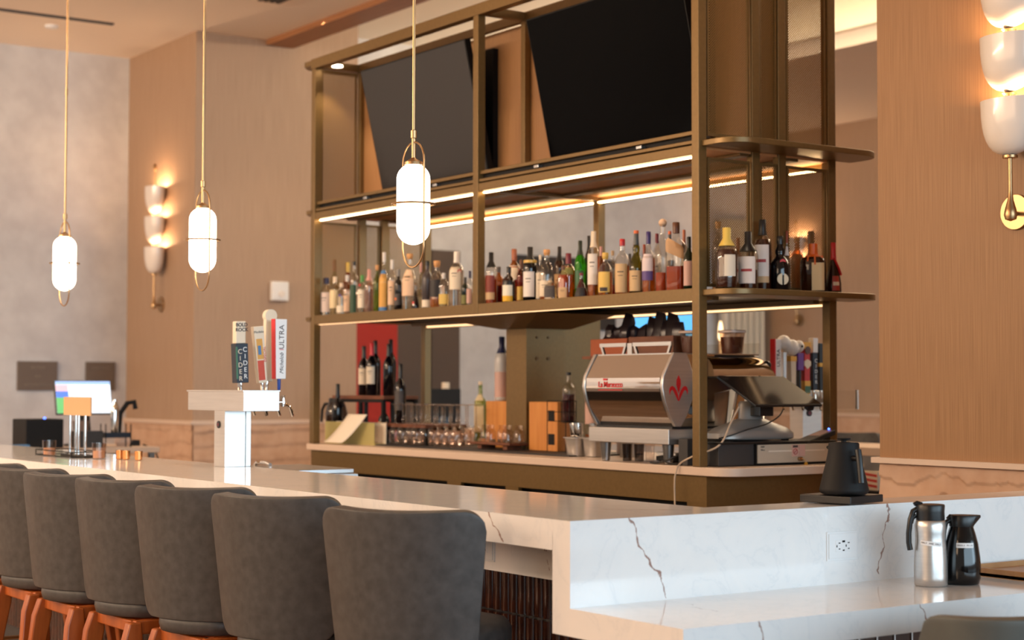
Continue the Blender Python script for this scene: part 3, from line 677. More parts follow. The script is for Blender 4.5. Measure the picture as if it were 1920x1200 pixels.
MB().tube(sp_, 0.0055, seg=8).build('spout', 'black_matte', kb)

c1 = thing('insulated_carafe', 'stainless steel carafe with black top and strip label, left of the black pitcher', 'carafe', (3.973, 3.475, 0.833))
ctr = (3.973, 3.475, 0.833)
MB().lathe([(0.046, 0.0), (0.0495, 0.004), (0.0503, 0.03), (0.0495, 0.075), (0.047, 0.115), (0.0455, 0.140), (0.0462, 0.160), (0.0475, 0.180), (0.0455, 0.195), (0.0425, 0.2)], c=ctr, seg=48).build('body', 'brushed_steel', c1, smooth=60)
MB().lathe([(0.0425, 0.197), (0.0430, 0.200), (0.0425, 0.225), (0.044, 0.243), (0.042, 0.247), (0.01, 0.249)], c=ctr, seg=40).build('collar', 'black_plastic', c1)
rv = Vector((-0.821, 0.571, 0))
def off(c, a, z, d=rv, side=0.0):
    p = Vector(c) + d*a + Vector((0, 0, z)); return p
m = MB().tube([off(ctr, r, z) for r, z in ((0.040, 0.232), (0.052, 0.226), (0.061, 0.20), (0.066, 0.16), (0.066, 0.13), (0.062, 0.108))], 0.0085, seg=10)
m.tube([off(ctr, r, z) for r, z in ((0.044, 0.215), (0.056, 0.205), (0.06, 0.19))], 0.008); m.build('handle', 'black_plastic', c1, smooth=60)
MB().tube([off(ctr, r, z) for r, z in ((0.025, 0.247), (0.04, 0.252), (0.05, 0.246))], 0.006).build('thumb_lever', 'black_plastic', c1)
def strip_label(parent, c, r, z, hgt, a_mid, width, txt, size, tilt=0.0):
    half = width/2/r
    def f(u, v): a = a_mid - half + 2*half*u; return (c[0]+r*math.cos(a), c[1]+r*math.sin(a), c[2]+z+hgt*(v-.5)+tilt*(u-.5))
    lb = MB().grid(f, 16, 1).build('label', 'white_plastic', parent, smooth=60, fix=False)
    n_ = len(txt)
    for k, ch_ in enumerate(txt):
        if ch_ == ' ': continue
        a = a_mid + (k - (n_-1)/2)*size*0.72/r
        T = Matrix.Translation((c[0]+(r+.0004)*math.cos(a), c[1]+(r+.0004)*math.sin(a), c[2]+z+tilt*((k/(n_-1))-.5))) @ Matrix.Rotation(a+PI/2, 4, 'Z') @ Matrix.Rotation(PI/2, 4, 'X')
        text_mesh('lettering', ch_, size, T, 'ink', lb, depth=0.0002)
am = math.atan2(-3.475, -3.973)
strip_label(c1, ctr, 0.0478, 0.131, 0.014, am + 0.05, 0.068, 'HALF AND HALF', 0.0066, tilt=-0.006)
c2 = thing('milk_pitcher', 'glossy black pitcher with strip label, right of the stainless carafe', 'carafe', (4.088, 3.452, 0.833))
ct2 = (4.088, 3.452, 0.833)
MB().lathe([(0.046, 0.0), (0.052, 0.003), (0.0562, 0.02), (0.0570, 0.05), (0.0550, 0.085), (0.0495, 0.125), (0.042, 0.155), (0.0365, 0.172), (0.035, 0.178)], c=ct2, seg=48).build('body', 'black_gloss', c2, smooth=60)
m = MB().lathe([(0.0365, 0.176), (0.0375, 0.18), (0.0375, 0.205), (0.035, 0.211), (0.01, 0.212)], c=ct2, seg=40)
for v in m.bm.verts:
    q = v.co - Vector(ct2); a = q.x*0.821 - q.y*0.571
    if q.z > 0.18 and a > 0.02: v.co += Vector((0.821, -0.571, 0))*(a-0.02)*1.5*(q.z-0.18)/0.03
m.build('collar', 'black_plastic', c2)
m = MB().tube([off(ct2, r, z) for r, z in ((0.036, 0.195), (0.048, 0.188), (0.054, 0.165), (0.058, 0.12), (0.056, 0.09))], 0.008, seg=10); m.build('handle', 'black_plastic', c2, smooth=60)
MB().tube([off(ct2, r, z) for r, z in ((0.02, 0.206), (0.035, 0.208), (0.043, 0.198))], 0.006).build('thumb_lever', 'black_plastic', c2)
strip_label(c2, ct2, 0.0530, 0.122, 0.015, math.atan2(-3.452, -4.088) + 0.20, 0.054, 'WHOLE MILK', 0.0066, tilt=0.0)
tr_ = thing('serving_tray', 'shallow light wood tray lying on the lowered marble shelf at the right edge', 'tray', (4.72, 3.50, 0.833))
Tt = Matrix.Translation((4.72, 3.50, 0.833))
MB().box(-0.42, 0.42, -0.14, 0.135, 0.0, 0.012, Tt).build('board', 'tray_wood', tr_)
m = MB(); 
for a in ((-0.42, 0.42, -0.14, -0.128, 0, 0.028), (-0.42, 0.42, 0.123, 0.135, 0, 0.028), (-0.42, -0.408, -0.14, 0.135, 0, 0.028), (0.408, 0.42, -0.14, 0.135, 0, 0.028)): m.box(*a, Tt)
m.build('rim', 'tray_wood', tr_, bevel=0.002)
# ================================================================ back bar cabinet
cab = thing('back_bar_cabinet', 'bronze fronted back bar cabinet with a pale stone top under the bottle shelves', 'cabinet', (5.6, 7.65, 0))
def rrect(x0, x1, y0, y1, r_near, n=8):
    """plan outline, rounded at the two near (low y) corners"""
    P = []
    for i in range(n+1): a = PI + PI/2*i/n; P.append((x0+r_near + r_near*math.cos(a), y0+r_near + r_near*math.sin(a)))
    for i in range(n+1): a = 1.5*PI + PI/2*i/n; P.append((x1-r_near + r_near*math.cos(a), y0+r_near + r_near*math.sin(a)))
    return P + [(x1, y1), (x0, y1)]
MB().prism(rrect(5.08, 6.03, 5.62, 9.62, 0.12), 'z', 1.031, 1.07).build('stone_top', 'stone_cap', cab, bevel=0.004)
m = MB().box(5.105, 5.125, 5.80, 9.6, 0.905, 1.031); m.build('valance', 'bronze', cab, smooth=0)
m = MB().box(5.105, 6.0, 5.78, 5.80, 0, 1.031); m.build('end_panel', 'bronze', cab, smooth=0)
m = MB().box(5.17, 6.0, 5.80, 9.58, 0, 1.03); m.build('carcass', 'black_matte', cab, smooth=0)
for k, (a, b) in enumerate(((5.80, 5.92), (7.28, 7.40), (7.84, 7.98), (9.50, 9.60))): MB().box(5.108, 5.13, a, b, 0, 0.906).build('stile', 'bronze', cab, smooth=0)
for (a, b) in ((5.94, 7.26), (8.0, 9.48)):
    d_ = MB().box(5.14, 5.165, a, b, 0.12, 0.86).build('refrigerator_door', 'black_gloss', cab, bevel=0.003)
    MB().box(5.128, 5.14, a+0.03, b-0.03, 0.80, 0.83).build('handle', 'steel', d_)
MB().box(5.135, 5.16, 7.42, 7.82, 0.3, 0.80).build('drawer_front', 'bronze_dark', cab, bevel=0.003)
MB().box(5.25, 5.75, 7.02, 9.50, 1.071, 1.079).build('bar_mat', 'rubber_mat', None, bevel=0.003)
tag(bpy.data.objects['bar_mat'], 'long dark rubber bar mat under the upturned glasses', 'mat')

# ================================================================ shelving frame
rk = thing('bar_shelving', 'tall bronze metal shelving frame with perforated panels, holding televisions above and bottles below', 'shelving', (5.52, 7.68, 1.07))
X0, X1, Y0, Y1, YM, ZT = 5.08, 5.97, 5.80, 9.58, 7.66, 3.55
P_ = 0.05
def bars(name, L, mat='bronze'):
    m = MB()
    for a in L: m.box(*a)
    return m.build(name, mat, rk, bevel=0.003)
for (x, y) in ((X0, Y0), (X0, YM-0.025), (X0, Y1-P_), (X1-P_, Y0), (X1-P_, YM-0.025), (X1-P_, Y1-P_)):
    tall = (x == X0) or y != YM-0.025
    bars('post', [(x, x+P_, y, y+P_, 1.071 if y != YM-0.025 else 1.836, ZT)] if tall else [(x, x+P_, y, y+P_, 1.90, 2.52)])
# inner uprights beside the panels (double posts round the centre wall)
for y in (Y0, Y1-P_):
    for x in (5.415, 5.585): bars('upright', [(x, x+0.05, y, y+0.04, 1.90, ZT)])
bars('upright', [(5.40, 5.44, YM-0.02, YM+0.02, 2.63, ZT)])
# top ring
bars('top_rail', [(X0-.004, X0+P_+.004, Y0-.004, Y1+.004, ZT-0.06, ZT+.004)]); bars('top_rail', [(X1-P_-.004, X1+.004, Y0-.004, Y1+.004, ZT-0.06, ZT+.004)])
bars('top_rail', [(5.40, 5.44, Y0, Y1, ZT-0.05, ZT)])
for y in (Y0, YM-0.025, Y1-P_): bars('cross_rail', [(X0+P_, X1-P_, y+.003, y+P_-.003, ZT-0.05, ZT-0.002)])
MB().prism([(X0, Y1-0.02), (X0, Y1+0.10), (X0+0.06, Y1+0.17), (X0+0.18, Y1+0.20), (5.80, Y1+0.20), (X1, Y1+0.1), (X1, Y1-0.02)], 'z', ZT-0.035, ZT).build('end_plate', 'bronze', rk, bevel=0.004)
# end plates (rounded) on the near and far ends at two levels
def near_plate(z): return MB().prism(rrect(X0+0.02, X1+0.12, 5.585, Y0+0.02, 0.13), 'z', z-0.028, z)
near_plate(2.575).build('end_shelf', 'bronze', rk, bevel=0.004); near_plate(1.885).build('end_shelf', 'bronze', rk, bevel=0.004)
for z in (2.575, 1.885): MB().prism([(X0, Y1-0.02), (X0, Y1+0.06), (X0+0.08, Y1+0.16), (5.85, Y1+0.16), (X1, Y1+0.06), (X1, Y1-0.02)], 'z', z-0.028, z).build('end_shelf', 'bronze', rk, bevel=0.004)
# television deck: soffit board, front and back rails
bars('deck_rail', [(X0+0.005, X0+0.03, Y0+.004, Y1-.004, 2.512, 2.556)]); bars('deck_rail', [(X1-0.03, X1-0.005, Y0+.004, Y1-.004, 2.498, 2.600)])
bars('track', [(X0+0.008, X0+0.034, Y0+0.05, Y1-0.05, 2.563, 2.580), (X0+0.016, X0+0.034, Y0+0.05, Y1-0.05, 2.606, 2.626)])
MB().box(X0+.040, X0+.048, Y0+.05, Y1-.05, 2.556, 2.63).build('vent_slot', 'black_matte', rk, smooth=0)
for y_ in (6.25, 7.1, 8.1, 8.9): MB().box(X0+.010, X0+.04, y_-.02, y_+.02, 2.585, 2.600).build('clip', 'steel', rk, bevel=.002)
bars('deck_rail', [(5.34, 5.40, Y0+.004, Y1-.004, 2.522, 2.536), (5.66, 5.72, Y0+.004, Y1-.004, 2.522, 2.536)], 'bronze_dark')
bars('cross_rail', [(X0+P_, X1-P_, YM-0.022, YM+0.022, 2.516, 2.552)], 'bronze_dark')
MB().box(X0+0.03, X1-0.03, Y0+0.01, Y1-0.01, 2.536, 2.556).build('deck_board', 'deck_wood', rk, smooth=0)
for (a, b) in ((Y0+0.06, YM-0.03), (YM+0.03, Y1-0.06)):
    MB().box(X0+0.034, X0+0.050, a, b, 2.503, 2.510).build('light_strip', 'led', rk, smooth=0)
    MB().box(X1-0.058, X1-0.034, a, b, 2.500, 2.508).build('light_strip', 'led', rk, smooth=0)
# central veneer wall behind the televisions
MB().box(5.445, 5.46, Y0+0.05, Y1-0.05, 2.58, ZT-0.055).build('back_board', 'veneer_warm', rk, smooth=0)
MB().box(5.595, 5.61, Y0+0.05, Y1-0.05, 2.58, ZT-0.055).build('back_board', 'veneer_warm', rk, smooth=0)
# bottle shelf
MB().box(X0+.004, X0+0.03, Y0+0.02, Y1-0.02, 1.835, 1.892).build('shelf_lip', 'bronze', rk, bevel=0.002)
MB().box(X1-0.03, X1-.004, Y0+0.02, Y1-0.02, 1.828, 1.892).build('shelf_lip', 'bronze', rk, bevel=0.002)
MB().box(X0+0.03, X1-0.03, Y0+0.01, Y1-0.01, 1.866, 1.885).build('shelf_board', 'bronze_gloss', rk, smooth=0)
bars('shelf_rail', [(X0+0.10, X0+0.14, Y0+0.02, Y1-0.02, 1.84, 1.866), (X1-0.14, X1-0.10, Y0+0.02, Y1-0.02, 1.84, 1.866)], 'bronze_dark')
MB().box(X0+0.031, X0+0.044, Y0+0.06, Y1-0.06, 1.832, 1.842).build('light_strip', 'led_soft', rk, smooth=0)
MB().box(X1-0.044, X1-0.031, Y0+0.06, Y1-0.06, 1.832, 1.842).build('light_strip', 'led_soft', rk, smooth=0)
m = MB()
for k in range(9): m.lathe([(0.011, 1.858), (0.011, 1.866)], c=(5.30 + 0.12*(k % 2), 5.95 + 0.42*k, 0), seg=12)
m.build('screw_heads', 'chrome', rk)
# perforated panels: near end (y=Y0), far end (y=Y1)
for yy in (Y0+0.012, Y1-0.02):
    for (xa, xb) in ((5.14, 5.405), (5.470, 5.580), (5.645, 5.91)):
        for (za, zb) in ((2.60, ZT-0.06), (1.90, 2.50)):
            pn = MB(); pn.box(xa+0.006, xb-0.006, yy, yy+0.0015, za+0.01, zb-0.01); pn = pn.build('perforated_panel', 'mesh_sheet', rk, smooth=0)
            f_ = MB(); f_.box(xa, xb, yy-0.006, yy+0.008, za, za+0.014).box(xa, xb, yy-0.006, yy+0.008, zb-0.014, zb).box(xa, xa+0.012, yy-0.006, yy+0.008, za+.014, zb-.014).box(xb-0.012, xb, yy-0.006, yy+0.008, za+.014, zb-.014)
            f_.build('panel_frame', 'bronze', rk, smooth=0)
# puck lamp under the top plate, far end
MB().cyl((5.17, 9.40, ZT-0.052), (5.17, 9.40, ZT-0.062), 0.035).build('puck_lamp', 'puck', rk)
spot('puck_light', (5.17, 9.40, ZT-0.07), (5.2, 9.55, 2.6), 14, WARM, 80, 0.02)
# central bronze column with flared head
m = MB().box(5.525, 5.80, 7.80, 8.00, 1.08, 1.80); m.build('column', 'bronze', rk, bevel=0.002)
m = MB()
lo, hi = 1.77, 1.84
vs_ = [(5.50, 7.78, lo), (5.83, 7.78, lo), (5.83, 8.02, lo), (5.50, 8.02, lo), (5.30, 7.38, hi), (5.85, 7.38, hi), (5.85, 8.42, hi), (5.30, 8.42, hi)]
m._new(vs_, [(0, 3, 2, 1), (4, 5, 6, 7), (0, 1, 5, 4), (1, 2, 6, 5), (2, 3, 7, 6), (3, 0, 4, 7)]); m.build('column_head', 'bronze_dark', rk, smooth=0)
MB().box(5.80, 6.14, 7.90, 8.02, 1.08, 1.84).build('column_wing', 'bronze', rk, bevel=0.002)
m = MB()
for (a, b, c_) in ((5.60, 1.72, .007), (5.68, 1.72, .007), (5.60, 1.60, .010), (5.68, 1.60, .010)): m.cyl((a, 7.80, b), (a, 7.792, b), c_, seg=14)
m.build('screw_caps', 'bronze_dark', rk)

# ================================================================ televisions
def tv(y0, y1, lab, mat):
    t = thing('television', lab, 'television', (5.38, (y0+y1)/2, 2.67))
    W = y1-y0; tilt = math.radians(-12.5)
    T = Matrix.Translation((5.355, (y0+y1)/2, 2.675)) @ Matrix.Rotation(tilt, 4, 'Y')
    MB().box(-0.005, 0.035, -W/2, W/2, 0, 0.765, T).build('casing', 'casing_black', t, bevel=0.003)
    MB().box(-0.0065, -0.004, -W/2+0.008, W/2-0.008, 0.012, 0.757, T).build('screen', mat, t, smooth=0)
    MB().box(0.02, 0.06, -W/2+0.25, W/2-0.25, 0.12, 0.5, T).build('rear_housing', 'black_plastic', t, bevel=0.01)
    MB().box(5.41, 5.444, y0+.04, y1-.15, 2.65, 3.40).build('mount_plate', 'casing_black', t)
    MB().box(0.05, 0.085, -0.12, 0.12, 0.22, 0.4, T).build('bracket', 'dark_grey', t)
    MB().box(0.0, 0.03, W/2-0.16, W/2-0.10, -0.015, 0.004, T).build('sensor', 'black_gloss', t)
tv(7.93, 9.13, 'wall television tilted forwards in the left bay of the shelving, partly behind the nearest pendant', 'screen_dark')
tv(6.05, 7.325, 'wall television tilted forwards in the right bay of the shelving', 'screen_black')

# ================================================================ bottles
PROF = {  # (radius fraction, height fraction)
 'std': [(.90, 0), (1, .012), (1, .60), (.98, .65), (.86, .71), (.60, .755), (.42, .79), (.36, .84), (.36, 1)],
 'wine': [(.9, 0), (1, .012), (1, .56), (.94, .62), (.72, .69), (.45, .74), (.37, .78), (.34, .85), (.34, 1)],
 'tall': [(.90, 0), (1, .012), (1, .50), (.94, .58), (.70, .65), (.44, .71), (.33, .76), (.31, .82), (.31, 1)],
 'round': [(.84, 0), (.96, .02), (1, .2), (1, .50), (.96, .59), (.82, .67), (.54, .73), (.36, .765), (.33, .80), (.33, 1)],
 'square': [(.94, 0), (1, .012), (1, .64), (.94, .69), (.68, .73), (.40, .76), (.33, .79), (.33, 1)],
 'bulbneck': [(.9, 0), (1, .02), (1, .42), (.90, .52), (.58, .60), (.42, .64), (.50, .70), (.50, .74), (.34, .80), (.31, .84), (.31, 1)],
 'flask': [(.8, 0), (.98, .03), (1, .3), (.98, .62), (.82, .74), (.5, .80), (.34, .84), (.32, 1)],
 'tri': [(.92, 0), (1, .03), (.97, .2), (.74, .42), (.46, .60), (.32, .70), (.29, .80), (.29, 1)]}
SECN = {'square': 4.5, 'flask': 2.8}
GL = dict(clear='glass_clear', amber='glass_amber', olive='glass_olive', palegreen='glass_palegreen', smoke='glass_smoke', charcoal='glass_charcoal', black='glass_black', brown='glass_brown', dkgreen='glass_dkgreen', brightgreen='glass_brightgreen')
CAMA = None
def prof_r(P, f):
    for (r0, f0), (r1, f1) in zip(P, P[1:]):
        if f0 <= f <= f1: return r0 + (r1-r0)*((f-f0)/(f1-f0) if f1 > f0 else 0)
    return P[-1][0]
def cut(P, fa, fb, k=1.0, e=0.0):
    out = [(prof_r(P, fa)*k, fa)] + [(r*k, f) for r, f in P if fa < f < fb] + [(prof_r(P, fb)*k, fb)]
    return out
def bottle(x, y, z, h, r, shape, glass, liq, lab, cap, text, cat='bottle', group=None, name='bottle', turn=0.0):
    t = thing(name, text, cat, (x, y, z), group)
    P = PROF[shape]; n = SECN.get(shape, 2.0); sg = 24
    ry = 0.62 if shape == 'flask' else (0.8 if shape == 'square' else 1.0)
    rz = math.atan2(-y, -x)                # the label side looks into the room, towards the bar
    rz = -PI*0.80 + turn
    if name == 'bottle' and z > 1.8: r *= 1.08
    T = Matrix.Translation((x, y, z)) @ Matrix.Rotation(rz + PI/2, 4, 'Z')   # local -Y is the label side
    cf = cap[1]
    S = lambda pr, k=1.0: [(a*r*k, b*h) for a, b in pr]
    opaque = glass in ('black', 'charcoal', 'dkgreen', 'brown')
    MB().lathe(S(cut(P, 0, 1-cf*0.5 if not opaque else 1-cf*0.6)), n=n, ry=ry, T=T, seg=sg, cap=opaque).build('glass', GL[glass], t, smooth=50)
    if not opaque:
        MB().lathe(S([(0.84, 0.001), (0.95, 0.02), (0.95, 0.028)]), n=n, ry=ry, T=T, seg=sg).build('foot', GL[glass] if glass != 'clear' else 'glass_smoke', t, smooth=50)
    if liq: MB().lathe(S(cut(P, 0.03, min(liq[0]*0.8, 0.78)), 0.90), n=n, ry=ry, T=T, seg=sg).build('liquid', 'liq_' + liq[1], t, smooth=50)
    if lab:
        a, b, kind = lab; rr = max(prof_r(P, a), prof_r(P, b)); mat = 'lab_' + (kind if kind in LABC else 'cream')
        def lf(span, a=a, b=b, k=1.012, slant=0.0, ctr=-PI/2):
            def f(u, v):
                ang = ctr - span + 2*span*u; fz = a + (b-a)*v; ca, sa = math.cos(ang), math.sin(ang)
                q = prof_r(P, fz)*k*r*(1.0 if n == 2 else 1/((abs(ca)**n+abs(sa)**n)**(1/n)))
                return T @ Vector((q*ca, q*sa*ry, (fz + slant*(u-.5))*h))
            return f
        span = 0.92 if n == 2 else 0.85; ctr = -PI/2
        if kind in ('beigeright', 'redsquare', 'creamright'): span = 0.5; ctr = -PI/2 + 0.5
        lb = MB().grid(lf(span, slant=-0.12 if kind == 'slant' else 0, ctr=ctr), 14, 6).build('label', mat, t, smooth=60, fix=False)
        def band(a, b, mt, sp=None): MB().grid(lf(sp or span, a, b, 1.02, 0.0, ctr), 12, 2).build('label_band', mt, lb, smooth=60, fix=False)
        hh = b - a
        if kind == 'whiteyellow': band(a, a+hh*.3, 'lab_band_yellow'); band(a+hh*.88, b+.06, 'cap_black', 0.9)
        elif kind == 'whitepurple': band(a, a+hh*.35, 'lab_band_violet')
        elif kind == 'mustard': band(a-.03, a+.03, 'lab_band_blue'); band(b-.02, b+.04, 'lab_band_blue')
        elif kind == 'whitered': band(a+hh*.44, a+hh*.54, 'ink_red', span*.6); band(a-.09 if a > .1 else a, a, 'lab_tan')
        elif kind == 'yellow': band(a+.02, a+hh*.24, 'ink', span*.6)
        elif kind in ('white', 'cream', 'peach', 'tan', 'beige', 'pinkwhite') and hh > .25:
            band(a+hh*.70, a+hh*.735, 'ink', span*.45); band(a+hh*.58, a+hh*.60, 'ink', span*.35)
        elif kind == 'redbrown': band(a, a+hh*.3, 'lab_tan')
        elif kind == 'redsquare': band(a+hh*.35, a+hh*.6, 'lab_cream', .4)
    c = cap[0]; r1 = prof_r(P, 1)*r; z0 = (1-cf)*h
    if c == 'orangewax':
        pr = [(prof_r(P, f)*r*1.10, f*h) for f in (1-cf, 1-cf*.8, 1-cf*.5, 1-cf*.2)] + [(r1*1.12, h*0.995), (r1*.8, h)]
        cp_ = MB().lathe(pr, T=T, seg=20).build('cap', 'cap_orangewax', t, smooth=50)
        for a_, L in ((-1.9, .09), (-1.3, .16), (-.6, .06)):
            zt = (1-cf)*h; q = prof_r(P, 1-cf-.02)*r*1.08
            MB().tube([T @ Vector((q*math.cos(a_), q*math.sin(a_)*ry, zt+.005)), T @ Vector((prof_r(P, 1-cf-L)*r*1.04*math.cos(a_), prof_r(P, 1-cf-L)*r*1.04*math.sin(a_)*ry, (1-cf-L)*h))], .0045).build('wax_drip', 'cap_orangewax', cp_)
    elif c == 'glassball':
        MB().sphere((x, y, z + h - .018), .020).build('stopper', 'cap_glassball', t)
    elif c in ('cork', 'gold'):
        MB().lathe([(r1*.9, z0), (r1*1.02, z0+.004), (r1*1.3, z0+h*cf*.35), (r1*1.35, h-.003), (r1*1.2, h)], T=T, seg=20).build('cap', 'cap_'+c, t, smooth=45)
    else:
        pr = [(prof_r(P, 1-cf)*r*1.06, z0), (prof_r(P, 1-cf*.6)*r*1.08, (1-cf*.6)*h), (r1*1.1, h-.003), (r1*.95, h)]
        MB().lathe(pr, T=T, seg=20).build('cap', 'cap_'+c, t, smooth=45)
        if c == 'blackgold': MB().lathe([(prof_r(P, 1-cf)*r*1.15, z0-.003), (prof_r(P, 1-cf)*r*1.15, z0+.012)], T=T).build('neck_ring', 'cap_gold', t)
        if c == 'greyorange': MB().lathe([(r1*1.14, h-.014), (r1*1.14, h+.001), (r1*.9, h+.002)], T=T).build('cap_top', 'cap_orangewax', t)
    return t
def spot_on(t, frac_z, rr, mat, side=-0.35, z=None):
    """a small round seal on the label side"""
    x, y, zz = t.location
    d = Vector((math.cos(-PI*0.80+side), math.sin(-PI*0.80+side), 0))
    p = Vector((x, y, zz)) + d*rr[0] + Vector((0, 0, frac_z))
    MB().cyl(p, p + d*0.003, rr[1], seg=20).build('seal', mat, t)
